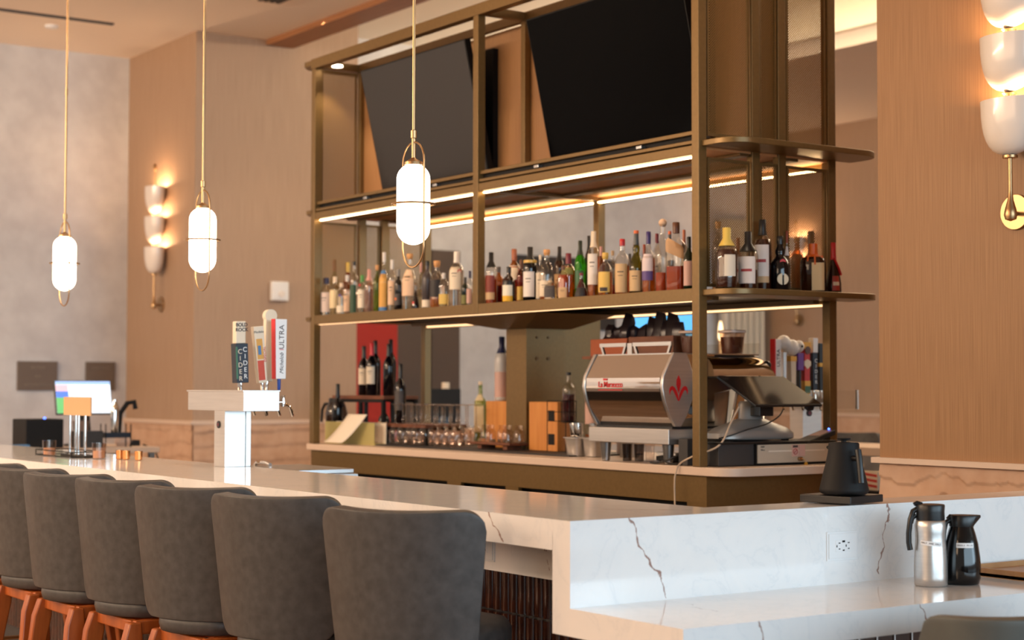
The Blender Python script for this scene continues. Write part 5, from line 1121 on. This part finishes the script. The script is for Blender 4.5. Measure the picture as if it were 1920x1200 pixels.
# coffee crate and bags on top, tubs
cr = thing('wooden_crate', 'dark brown wooden crate of coffee bags on top of the espresso machine', 'crate', (5.56, 6.80, 1.60))
for a in ((5.45, 5.465, 6.42, 6.775), (5.655, 5.67, 6.42, 6.775)): MB().box(a[0], a[1], a[2], a[3], 1.600, 1.695).build('side', 'crate_wood', cr, bevel=0.002)
for a in (6.42, 6.76): MB().box(5.465, 5.655, a, a+.015, 1.600, 1.695).build('end', 'crate_wood', cr, bevel=0.002)
MB().box(5.465, 5.655, 6.43, 6.76, 1.600, 1.61).build('bottom', 'crate_wood', cr)
pm('orange_side', (160, 78, 38), 0.6); cr2 = thing('wooden_crate', 'orange brown end of a second crate left of the dark one above the espresso machine', 'crate', (5.56, 6.98, 1.60))
MB().box(5.45, 5.67, 6.79, 7.10, 1.600, 1.69).build('body', 'orange_side', cr2, bevel=0.003)
MB().box(5.44, 5.74, 6.78, 7.16, 1.585, 1.60).build('board', 'crate_wood', cr2)
MB().box(5.46, 5.52, 6.80, 6.86, CT, 1.585).build('support', 'steel', cr2); MB().box(5.66, 5.72, 7.08, 7.14, CT, 1.585).build('support', 'steel', cr2)
rr = random.Random(11)
for k in range(11):
    y = 7.06 - k*.058; x = 5.56 + rr.uniform(-.03, .03); hgt = .092 + rr.uniform(-.03, .04); lean = rr.uniform(-.25, .25); wd = .06 + rr.uniform(-.008, .012)
    if k < 3: hgt *= .78
    z0 = 1.692 if k < 5 else 1.66
    T = Matrix.Translation((x, y, 1.6915 if y > 6.78 else 1.6115)) @ Matrix.Rotation(lean*.5, 4, 'X') @ Matrix.Rotation(rr.uniform(-.6, .6)*.4, 4, 'Z')
    if y <= 6.78: hgt += .08
    m = MB(); n_ = 6; rings = []
    for q in range(n_+1):
        v = q/n_; ww = wd*(1 - .10*v + .06*math.sin(v*7+k)); dd = .030*(1-v)**.6 + .003
        jag = .012*math.sin(k*3.1+q)
        rings.append([m.bm.verts.new(T @ Vector((a*dd + jag*(1-v), b*ww*.5, hgt*v + (.012*b*math.sin(k*2.2) if q == n_ else 0)))) for a, b in ((-1, -.92), (-.25, -1), (1, -.92), (1.1, 0), (1, .92), (-.25, 1), (-1, .92), (-1.25, 0))])
    for A, B in zip(rings, rings[1:]):
        for q in range(8): m.bm.faces.new((A[q], A[(q+1) % 8], B[(q+1) % 8], B[q]))
    m.bm.faces.new(list(reversed(rings[0]))); m.bm.faces.new(rings[-1])
    words = ('leftmost', 'second from the left', 'third from the left', 'fourth from the left', 'fifth from the left', 'in the middle', 'seventh from the left', 'fourth from the right', 'third from the right', 'second from the right', 'rightmost')[k]
    tag(m.build('coffee_bag', 'bag_black', smooth=25), 'crumpled glossy black coffee bag above the espresso machine, %s' % words, 'bag', 'black coffee bags in the crates')
def tub(x, y, lab, fill):
    t = thing('plastic_tub', lab, 'tub', (x, y, 1.599)); 
    MB().lathe([(.045, 0), (.048, .004), (.058, .105), (.062, .106), (.062, .118), (.058, .119)], c=(x, y, 1.599), seg=28, n=2.6, cap=False).build('tub_wall', 'tub_clear', t)
    MB().lathe([(.001, .003), (.044, .004), (.053, fill)], c=(x, y, 1.599), seg=28, n=2.6, cap=True).build('contents', 'coffee' if fill > .08 else 'plastic_tub', t)
    MB().lathe([(.063, .106), (.064, .114), (.058, .119), (.001, .120)], c=(x, y, 1.599), seg=28, n=2.6, cap=False).build('lid', 'plastic_tub', t)
tub(5.50, 6.33, 'cloudy lidded plastic tub on the espresso machine, left of the post', .09)
tub(5.62, 6.17, 'plastic tub of brown powder on the espresso machine, right of the post', .085)
# odds and ends under and beside the machine
for (x, y, r_, lab, mt) in ((5.22, 6.50, .026, 'dark glass under the left of the espresso machine', 'glass_smoke'), (5.24, 6.43, .026, 'second dark glass under the espresso machine', 'glass_smoke'), (5.25, 6.36, .024, 'clear glass under the middle of the espresso machine', 'glass_wine'), (5.26, 6.12, .024, 'clear glass under the right of the espresso machine', 'glass_wine')):
    tag(MB().lathe([(r_*.8, 0), (r_*.86, .002), (r_, .085), (r_*.95, .085)], c=(x, y, CT), seg=20, cap=False).build('tumbler', mt), lab, 'glass', 'glasses under the espresso machine')
tag(MB().lathe([(.05, 0), (.085, .012), (.085, .03), (.06, .034)], c=(5.30, 6.24, CT), seg=28).build('black_bowl', 'black_matte'), 'low black bowl under the espresso machine', 'bowl')
tag(MB().box(5.25, 5.29, 6.17, 6.31, CT+.035, CT+.05).build('cloth_strip', 'white_plastic', bevel=.004), 'folded white strip lying on the black bowl', 'cloth')
gb = thing('grinder_box', 'dark square box standing between the espresso machine and the cash drawer', 'box', (5.37, 5.99, CT))
MB().box(5.12, 5.24, 5.93, 5.995, CT, 1.195).build('body', 'dark_grey', gb, bevel=.004); MB().box(5.20, 5.36, 5.94, 6.02, CT, 1.155).build('side_box', 'black_matte', gb, bevel=.003)
def cable(name, pts, r, mat, lab):
    # smooth through the points
    P = [Vector(p) for p in pts]; out = []
    for i in range(len(P)-1):
        p0, p1, p2, p3 = P[max(i-1, 0)], P[i], P[i+1], P[min(i+2, len(P)-1)]
        for k in range(6):
            t = k/6; out.append(.5*((2*p1)+(p2-p0)*t+(2*p0-5*p1+4*p2-p3)*t*t+(3*p1-p0-3*p2+p3)*t**3))
    out.append(P[-1]); return tag(MB().tube(out, r, seg=6).build(name, mat, smooth=60), lab, 'cable')
cable('power_cable', [(5.12, 6.20, CT+.006), (5.10, 6.12, CT+.008), (5.12, 6.04, CT+.03), (5.14, 6.00, CT+.05), (5.12, 5.97, CT+.01), (5.10, 6.03, CT+.008), (5.11, 6.10, CT+.02), (5.16, 6.14, CT+.006)], .004, 'cable_black', 'tangled black cable on the counter under the espresso machine')
cable('power_cable', [(5.30, 5.775, 1.345), (5.24, 5.765, 1.27), (5.16, 5.755, 1.17), (5.10, 5.86, 1.12), (5.075, 5.93, 1.082), (5.062, 5.945, 1.04), (5.058, 5.95, .98), (5.06, 5.945, .80)], .0042, 'cable_beige', 'beige cable hanging over the front edge of the back bar beside the post')
cable('power_cable', [(5.55, 5.74, 1.335), (5.50, 5.72, 1.30), (5.42, 5.72, 1.265), (5.32, 5.74, 1.24), (5.24, 5.76, 1.215), (5.18, 5.78, 1.20)], .0035, 'cable_black', 'thin black cable looping under the till screen')

# ================================================================ till: cash drawer, screen, card reader
cd = thing('cash_drawer', 'black cash drawer with steel front and a key in its lock', 'cash drawer', (5.6, 5.9, CT))
MB().box(5.385, 5.90, 5.75, 6.00, CT+.004, 1.175).build('body', 'black_matte', cd, bevel=.002)
MB().box(5.165, 5.385, 5.765, 5.99, CT+.004, 1.175).build('side_housing', 'dark_grey', cd, bevel=.002)
MB().box(5.39, 5.90, 5.742, 5.75, 1.082, 1.168).build('front', 'satin_panel', cd, bevel=.001)
MB().box(5.455, 5.82, 5.7405, 5.7425, 1.134, 1.140).build('media_slot', 'paper', cd, smooth=0)
MB().box(5.16, 5.905, 5.745, 6.0, 1.173, 1.183).build('lid', 'black_plastic', cd, bevel=.002)
m = MB().box(5.605, 5.648, 5.7395, 5.742, 1.110, 1.165); m.box(5.652, 5.690, 5.7395, 5.742, 1.110, 1.165); m.build('sticker', 'lab_rose', cd, smooth=0)
m = MB().tube([(5.626+.013*math.cos(a), 5.739, 1.133+.013*math.sin(a)) for a in [2*PI*i/20 for i in range(20)]], .0018, seg=5, closed=True); m.tube([(5.617, 5.739, 1.124), (5.635, 5.739, 1.142)], .0018, seg=5); m.build('no_symbol', 'ink_red', cd)
MB().box(5.610, 5.642, 5.7385, 5.7400, 1.152, 1.162).build('sticker_band', 'ink', cd, smooth=0)
text_mesh('lettering', 'MMF', .012, face_ny((5.418, 5.7415, 1.158)), 'ink', cd); text_mesh('lettering', 'VAL-u', .010, face_ny((5.418, 5.7415, 1.144)), 'ink', cd)
kk = MB().cyl((5.652, 5.742, 1.098), (5.652, 5.725, 1.098), .010).build('lock', 'brass', cd)
m = MB().tube([(5.652, 5.722, 1.098), (5.665, 5.716, 1.095), (5.668, 5.714, 1.082)], .003, seg=6); m.build('key_ring', 'brass', kk)
pm('key_yellow', (226, 180, 70), .3, .6); m = MB().lathe([(.0005, -.0015), (.011, -.0015), (.011, .0015), (.0005, .0015)], T=Matrix.Translation((5.668, 5.712, 1.073)) @ Matrix.Rotation(PI/2, 4, 'X')); m.box(5.664, 5.672, 5.7105, 5.7135, 1.040, 1.066); m.build('key', 'key_yellow', kk)
ps = thing('till_screen', 'wide till screen tilted back on a silver stand above the cash drawer', 'till', (5.50, 5.88, 1.184))
MB().prism([(5.215, 1.203), (5.235, 1.186), (5.67, 1.186), (5.715, 1.200), (5.715, 1.222), (5.69, 1.238), (5.56, 1.270), (5.52, 1.275), (5.30, 1.275), (5.24, 1.260)], 'y', 5.80, 5.97).build('stand_base', 'silver_plastic' if 'silver_plastic' in M else 'steel_satin', ps, bevel=.008) if False else None
pm('silver_plastic', (150, 146, 142), .35, .35)
bm_ = MB()
bm_.lathe([(.225, 0), (.24, .006), (.24, .03), (.20, .055), (.12, .080), (.085, .095)], c=(5.475, 5.885, 1.190), seg=48, n=3.2, ry=.42); bm_.build('stand_base', 'silver_plastic', ps, smooth=50)
for x in (5.30, 5.66): MB().box(x-.012, x+.012, 5.83, 5.86, 1.183, 1.192).build('foot', 'black_plastic', ps)
MB().lathe([(.095, 0), (.07, .02), (.07, .085), (.06, .10)], c=(5.49, 5.90, 1.27), seg=32, ry=.6).build('neck', 'silver_plastic', ps, smooth=50)
MB().box(5.455, 5.545, 5.80, 5.87, 1.30, 1.345).build('connector_box', 'black_plastic', ps, bevel=.004)
# panel: near lower edge at y=5.70, z=1.355; rises away to y=5.96, z=1.48
Ts = Matrix.Translation((5.555, 5.70, 1.355)) @ Matrix.Rotation(math.radians(27), 4, 'X')
m = MB().prism([(-.215, 0), (.215, 0), (.215, .30), (-.215, .30)], 'z', -.014, 0, Ts); m.build('panel', 'black_plastic', ps, bevel=.004)
pm('till_glass', (46, 36, 32), .10, spec=.12); MB().prism([(-.210, .006), (.210, .006), (.210, .294), (-.210, .294)], 'z', 0.0002, .0012, Ts).build('screen', 'till_glass', ps, smooth=0)
m = MB().prism([(.12, -.004), (.16, -.004), (.17, .02), (.12, .02)], 'z', -.03, -.012, Ts); m.build('card_slot', 'black_plastic', ps)
cr_ = thing('card_reader', 'flat black card reader with a blue light lying beside the cash drawer', 'card reader', (5.86, 5.84, 1.184))
Tr = Matrix.Translation((5.83, 5.80, 1.197)) @ Matrix.Rotation(math.radians(-14), 4, 'Y') @ Matrix.Rotation(.1, 4, 'Z')
MB().box(-.13, .09, -.045, .045, -.012, .012, Tr).build('body', 'black_plastic', cr_, bevel=.004); MB().box(-.02, .08, -.035, .035, .0118, .0132, Tr).build('pad', 'lab_rose', cr_, smooth=0)
pm('blue_led', (60, 90, 255), .4, emit=((70, 110, 255), 6.0)); MB().sphere((5.90, 5.79, 1.235), .005).build('indicator', 'blue_led', cr_)
ag = thing('acrylic_guard', 'clear acrylic guard panel sticking out beside the right rear post', 'guard', (6.37, 6.2, 1.33))
MB().box(6.06, 6.53, 6.2, 6.206, 1.325, 1.42).build('pane', 'glass_pane', ag, smooth=0); MB().box(6.525, 6.535, 6.195, 6.211, 1.322, 1.423).build('edge', 'white_plastic', ag); MB().box(5.96, 6.06, 6.196, 6.21, 1.36, 1.38).build('arm', 'steel', ag); MB().box(5.95, 5.97, 5.84, 6.21, 1.36, 1.38).build('arm', 'steel', ag)

# ================================================================ second beer tower on the rear half of the cabinet
t2 = thing('beer_tower', 'second draught tower behind the till with seven colourful tap handles', 'beer tower', (6.38, 6.42, CT))
MB().box(6.06, 6.50, 6.34, 7.2, 0, 1.02).build('pedestal', 'bronze_dark', t2, smooth=0); MB().box(6.04, 6.53, 6.32, 7.22, 1.02, 1.0705).build('top', 'stone_cap', t2, bevel=.003)
MB().box(6.33, 6.47, 6.40, 6.50, CT, 1.37).build('column', 'brushed_steel', t2, bevel=.003)
MB().box(6.06, 6.56, 6.42, 6.54, 1.345, 1.42).build('cross_box', 'brushed_steel', t2, bevel=.003)
m = MB().cyl((6.375, 6.40, 1.30), (6.375, 6.395, 1.30), .018, seg=24); bd = m.build('badge', 'black_plastic', t2); MB().cyl((6.375, 6.395, 1.30), (6.375, 6.3935, 1.30), .011, seg=20).build('emblem', 'cap_maroon', bd)
pm('purple', (110, 50, 150), .4); pm('handle_red', (206, 36, 30), .4); pm('handle_yellow', (232, 176, 60), .4)
def faucet_y(x, parent):
    m = MB(); y = 6.42; z = 1.36
    m.cyl((x, y, z+.02), (x, y-.035, z+.02), .011); m.lathe([(.012, 0), (.014, .02), (.009, .05)], c=(x, y-.035, z)); m.tube([(x, y-.035, z+.008), (x, y-.055, z+.008), (x, y-.07, z-.003), (x, y-.085, z-.045)], .0075); m.build('faucet', 'chrome', parent)
for x in (6.13, 6.20, 6.27, 6.33, 6.40, 6.47): faucet_y(x, t2)
def tap2(x, zt, zb, w, mat, lab, **k): return tap(x, 6.385, zt, zb, w, .03, mat, lab, parent=t2, **k)
hd, T, h = tap2(6.122, 1.688, 1.44, .050, 'white_plastic', 'white tap handle with red edge'); MB().prism([(-.025, 0), (-.017, 0), (-.017, h), (-.025, h)], 'y', -.017, .017, T).build('side_band', 'red_mark', hd, smooth=0)
text_mesh('lettering', 'ULTRA', .03, T @ Matrix.Translation((.004, -.0156, h*.6)) @ Matrix.Rotation(PI/2, 4, 'X') @ Matrix.Rotation(PI/2, 4, 'Z'), 'ink', hd)
hd, T, h = tap2(6.175, 1.62, 1.43, .022, 'steel', 'slim steel tap handle with white ball top'); MB().sphere((6.178, 6.385, 1.672), .038).build('ball', 'white_plastic', hd)
hd, T, h = tap2(6.235, 1.60, 1.43, .040, 'lab_cream', 'cream tap handle with orange band and white ball top'); MB().sphere((6.232, 6.385, 1.645), .044).build('ball', 'white_plastic', hd); MB().prism([(-.021, h*.84), (.021, h*.84), (.021, h), (-.021, h)], 'y', -.0165, .0165, T).build('band', 'handle_yellow', hd)
hd, T, h = tap2(6.283, 1.53, 1.40, .018, 'black_plastic', 'black tap handle with purple block and white skull top')
MB().box(6.262, 6.306, 6.365, 6.40, 1.525, 1.618).build('block', 'purple', hd, bevel=.004)
m = MB().sphere((6.284, 6.38, 1.652), .028, sz=1.15); m.build('skull', 'white_plastic', hd)
m = MB(); m.sphere((6.262, 6.360, 1.652), .0065); m.sphere((6.281, 6.353, 1.652), .0065); m.build('eyes', 'black_plastic', hd)
hd, T, h = tap2(6.335, 1.672, 1.40, .044, 'handle_red', 'red and yellow shield tap handle')
MB().prism([(-.022, h*.88), (.022, h*.88), (.022, h*1.01), (-.022, h*1.01)], 'y', -.017, .017, T).build('top_band', 'handle_yellow', hd, smooth=0)
MB().prism([(-.021, h*.0), (.021, h*.0), (.021, h*.26), (-.021, h*.26)], 'y', -.017, .017, T).build('foot_band', 'handle_yellow', hd, smooth=0)
MB().prism([(-.020, h*.02), (.020, h*.02), (.020, h*.16), (-.020, h*.16)], 'y', -.0175, .0175, T).build('picture', 'lab_green', hd, smooth=0)
MB().prism([(-.024, h*.56), (0, h*.49), (.024, h*.56), (.024, h*.64), (0, h*.68), (-.024, h*.64)], 'y', -.018, .018, T).build('badge', 'lab_cream', hd, smooth=0)
MB().cyl((6.336, 6.372, 1.632), (6.336, 6.366, 1.632), .021, seg=24).build('roundel', 'cap_brown', hd)
hd, T, h = tap2(6.393, 1.62, 1.42, .036, 'lab_navy', 'dark cider tap handle with white upper block')
MB().prism([(-.018, h), (.018, h), (.020, h+.078), (-.016, h+.078)], 'y', -.018, .018, T).build('upper_block', 'white_plastic', hd, bevel=.003)
text_mesh('lettering', 'C\nI\nD\nE\nR', .028, T @ Matrix.Translation((.006, -.0156, h*.5)) @ Matrix.Rotation(PI/2, 4, 'X'), 'white_plastic', hd)
hd, T, h = tap2(6.448, 1.672, 1.42, .046, 'black_plastic', 'black tap handle with gold band beside the rear post'); MB().prism([(-.023, h*.50), (.023, h*.50), (.023, h*.58), (-.023, h*.58)], 'y', -.0165, .0165, T).build('band', 'handle_yellow', hd)

# ================================================================ opposite bar run and what stands behind it
ob = thing('bar_counter', 'opposite run of the bar, pale stone top seen beyond the kettle', 'bar counter', (8.0, 7.5, 0))
MB().box(7.62, 8.25, 3.9, 12.4, 1.02, 1.07).build('countertop', 'stone_cap', ob, bevel=.003); MB().box(7.70, 8.0, 3.9, 12.4, 0, 1.02).build('base', 'door_brown', ob, smooth=0); MB().box(7.63, 7.70, 3.9, 12.4, .93, 1.02).build('front_rail', 'steel', ob)
for k, (y, lab) in enumerate(((8.15, 'grey stool back beyond the opposite counter, seen right of the kettle'), (7.45, 'grey stool back beyond the opposite counter, partly behind the near pier'))):
    so_ = dup(proto, (8.42, y, 0), PI, lab, 'stools on the far side of the opposite bar'); so_.scale = (1, 1, 1.035)
pm('red_stripe', (196, 50, 44), .7)
bx = thing('snack_box', 'small red and white striped box on a shelf under the opposite counter', 'box', (7.60, 7.05, .80)); MB().box(7.52, 7.62, 6.98, 7.16, .82, .93).build('box', 'lab_cream', bx)
m = MB()
for k in range(3): m.prism([(6.985, .835+.032*k), (7.155, .85+.032*k), (7.155, .866+.032*k), (6.985, .851+.032*k)], 'x', 7.518, 7.52)
m.build('stripes', 'red_stripe', bx, smooth=0); MB().box(7.45, 7.70, 6.6, 7.6, .79, .82).build('shelf', 'black_matte', bx)
MB().box(7.45, 7.48, 6.6, 6.63, 0, .79).build('shelf_leg', 'black_matte', bx); MB().box(7.45, 7.48, 7.57, 7.6, 0, .79).build('shelf_leg', 'black_matte', bx)
# far monitor and candle seen above the glasses
fm = thing('till_monitor', 'black back of a monitor on the opposite counter, behind the upturned glasses', 'monitor', (7.75, 12.2, 1.07))
Tm = Matrix.Translation((7.84, 12.33, 1.09)) @ Matrix.Rotation(math.radians(-8), 4, 'Z')
MB().box(-.17, .17, -.015, .015, .03, .33, Tm).build('casing', 'black_matte', fm, bevel=.006); MB().box(-.05, .05, -.03, .03, 0.0, .08, Tm).build('stand', 'black_plastic', fm); MB().box(-.12, .12, -.07, .07, -.02, 0.0, Tm).build('foot', 'black_plastic', fm)
cn = thing('candle_lamp', 'small cream cylinder lamp showing above the far monitor', 'lamp', (7.98, 12.25, 1.07)); MB().cyl((7.93, 12.42, 1.38), (7.93, 12.42, 1.475), .034, seg=24).build('shade', 'lab_cream', cn); MB().cyl((7.93, 12.42, 1.07), (7.93, 12.42, 1.38), .012).build('stem', 'brass', cn)
bl_ = thing('table_lamp', 'slim glowing lamp behind the coffee tubs in the distance', 'lamp', (11.86, 13.2, 0)); pm('lamp_glow', (255, 230, 190), .5, emit=((255, 214, 160), 3.0))
MB().lathe([(.014, 0), (.024, .03), (.022, .12), (.016, .17), (.008, .20)], c=(11.86, 13.2, 1.93)).build('shade', 'lamp_glow', bl_); MB().cyl((11.86, 13.2, 0), (11.86, 13.2, 1.93), .02).build('stem', 'brass', bl_)

# ================================================================ far left: things on the bar and the service station
mh = thing('menu_holder', 'kraft card in a chrome pronged holder standing on the bar below the monitor', 'menu holder', (3.12, 8.42, 1.07))
MB().box(3.105, 3.112, 8.215, 8.605, 1.285, 1.380).build('card', 'lab_tan', mh)
for y in (8.545, 8.46, 8.42, 8.325): MB().cyl((3.12, y, 1.078), (3.12, y, 1.29), .0075).build('prong', 'chrome', mh)
MB().box(3.09, 3.16, 8.25, 8.60, 1.0705, 1.078).build('foot', 'black_matte', mh)
m = MB().tube([(3.20, 8.25, 1.10), (3.20, 8.78, 1.10), (3.02, 8.78, 1.10), (3.02, 8.25, 1.10)], .003, closed=True); m.tube([(3.20, 8.25, 1.074), (3.20, 8.78, 1.074), (3.02, 8.78, 1.074), (3.02, 8.25, 1.074)], .003, closed=True)
for p in ((3.2, 8.25), (3.2, 8.78), (3.02, 8.78), (3.02, 8.25)): m.tube([(p[0], p[1], 1.072), (p[0], p[1], 1.10)], .003)
tag(m.build('wire_tray', 'black_matte'), 'low black wire tray around the menu holder on the bar', 'tray')
def candle(x, y, lab, glow=0.0):
    t = thing('candle_glass', lab, 'candle', (x, y, 1.0705), 'candle glasses on the bar')
    MB().lathe([(.024, 0), (.032, .003), (.036, .08), (.034, .08)], c=(x, y, 1.0705), cap=False).build('glass', 'tub_clear', t); MB().lathe([(.001, .004), (.029, .004), (.030, .04), (.001, .042)], c=(x, y, 1.0705), cap=False).build('wax', 'lab_peach', t)
candle(3.05, 8.66, 'pinkish candle glass on the bar left of the chrome prongs'); candle(3.12, 8.13, 'candle glass on the bar right of the chrome prongs')
pm('copper_glass', (220, 150, 90), .12, .8)
for k, (x, y) in enumerate(((3.19, 8.03), (3.20, 7.97), (3.22, 7.86))): tag(MB().lathe([(.014, 0), (.018, .003), (.020, .045), (.018, .045)], c=(x, y, 1.0705), cap=False).build('shot_glass', 'copper_glass'), ('copper toned shot glass on the bar, left of three', 'copper toned shot glass on the bar, middle of three', 'copper toned shot glass on the bar, right of three')[k], 'glass', 'copper toned shot glasses on the bar')
st = thing('service_station', 'black service counter with pale top at the far left behind the bar', 'counter', (4.1, 11.2, 0))
MB().box(3.50, 4.62, 10.9, 11.6, .98, 1.02).build('top', 'stone_cap', st, bevel=.003); MB().box(3.52, 4.40, 10.95, 11.58, 0, .98).build('body', 'black_matte', st, smooth=0)
for y in (10.94, 11.55): MB().box(4.56, 4.60, y, y+.03, 0, .98).build('leg', 'steel', st)
mo = thing('till_monitor', 'till monitor with a lit white and blue screen at the far left', 'monitor', (4.24, 11.3, 1.02))
Tm = Matrix.Translation((4.24, 11.32, 1.24)) @ Matrix.Rotation(math.radians(-14), 4, 'X')
MB().box(-.205, .205, 0, .025, 0, .245, Tm).build('casing', 'black_plastic', mo, bevel=.006)
pm('scr_white', (225, 236, 245), .4, emit=((220, 236, 255), 1.0)); pm('scr_blue', (90, 130, 220), .4, emit=((90, 130, 230), .9)); pm('scr_pink', (220, 190, 205), .4, emit=((220, 190, 205), .8)); pm('scr_green', (110, 190, 120), .4, emit=((110, 190, 120), .8)); pm('scr_bar', (150, 185, 230), .4, emit=((150, 185, 230), .9))
sn = MB().box(-.198, .198, -.002, 0, .008, .238, Tm).build('screen', 'scr_white', mo, smooth=0)
for (a, b, c, d, mt) in ((-.198, .198, .215, .238, 'scr_bar'), (-.198, -.11, .165, .212, 'scr_pink'), (-.198, -.11, .12, .165, 'scr_blue'), (-.198, -.11, .008, .12, 'scr_green')): MB().box(a, b, -.0035, -.002, c, d, Tm).build('screen_block', mt, sn, smooth=0)
MB().box(-.04, .04, .02, .10, -.22, .12, Tm).build('neck', 'black_plastic', mo); MB().lathe([(.13, 0), (.13, .012), (.05, .03)], c=(4.24, 11.36, 1.0205)).build('foot', 'black_plastic', mo)
pr = thing('receipt_printer', 'black receipt printer with a blue light left of the till monitor', 'printer', (3.85, 11.2, 1.02)); MB().box(3.72, 3.98, 11.02, 11.3, 1.0205, 1.215).build('body', 'black_matte', pr, bevel=.008); MB().sphere((3.86, 11.06, 1.22), .008).build('indicator', 'blue_led', pr)
dg = thing('drying_rack', 'dark grey bar caddy with stacked tools right of the till monitor', 'caddy', (4.15, 10.98, 1.02))
MB().box(4.02, 4.22, 10.92, 10.99, 1.0205, 1.135).build('bin', 'dark_grey', dg, bevel=.004); m = MB(); m.box(4.24, 4.42, 10.93, 11.02, 1.085, 1.12); m.build('shelf', 'lab_navy', dg)
m = MB()
for (x, y) in ((4.24, 10.93), (4.42, 10.93), (4.24, 11.02), (4.42, 11.02)): m.box(x-.003, x+.003, y-.003, y+.003, 1.0205, 1.18)
m.build('frame', 'black_matte', dg)
pm('plastic_brown', (120, 96, 84), .3); tag(MB().lathe([(.035, 0), (.04, .005), (.055, .18), (.053, .18)], c=(4.12, 11.08, 1.0205), cap=False).build('blender_jar', 'plastic_brown'), 'brownish translucent jug in front of the till monitor', 'jug')
sk = thing('cocktail_shaker', 'tall chrome shaker on the service station right of the monitor', 'shaker', (4.32, 10.975, 1.1205)); MB().lathe([(.022, 0), (.026, .004), (.030, .14), (.028, .17), (.016, .20), (.016, .225)], c=(4.32, 10.975, 1.1205)).build('body', 'chrome', sk)
tag(MB().tube([(4.36, 11.0, 1.121), (4.37, 11.0, 1.25), (4.42, 11.0, 1.32), (4.47, 11.0, 1.33), (4.48, 11.0, 1.28)], .018).build('soda_gun', 'black_matte'), 'curved black soda gun behind the chrome shaker', 'soda gun')
tag(MB().lathe([(.04, 0), (.06, .03), (.055, .07), (.02, .09)], c=(4.44, 11.12, 1.0205)).build('crumpled_bag', 'plastic_tub', smooth=20), 'crumpled pale bag right of the chrome shaker', 'bag')
bb = thing('charger_box', 'small black device with a green light on the service station', 'device', (4.52, 11.2, 1.0205)); MB().box(4.48, 4.58, 11.15, 11.25, 1.0205, 1.06).build('body', 'black_plastic', bb, bevel=.004); pm('green_led', (130, 220, 40), .4, emit=((140, 230, 40), 3.0)); MB().sphere((4.50, 11.15, 1.05), .006).build('indicator', 'green_led', bb)
cable('power_cable', [(4.58, 11.1, 1.03), (4.63, 11.0, .98), (4.62, 10.9, .85), (4.60, 10.88, .7), (4.58, 10.9, .5)], .006, 'cable_black', 'dark cable hanging off the right end of the service station')
tag(MB().box(3.56, 3.72, 10.92, 11.0, 1.0205, 1.05).build('folded_cloth', 'lab_band_blue', bevel=.01), 'pale blue folded cloth on the service station', 'cloth')
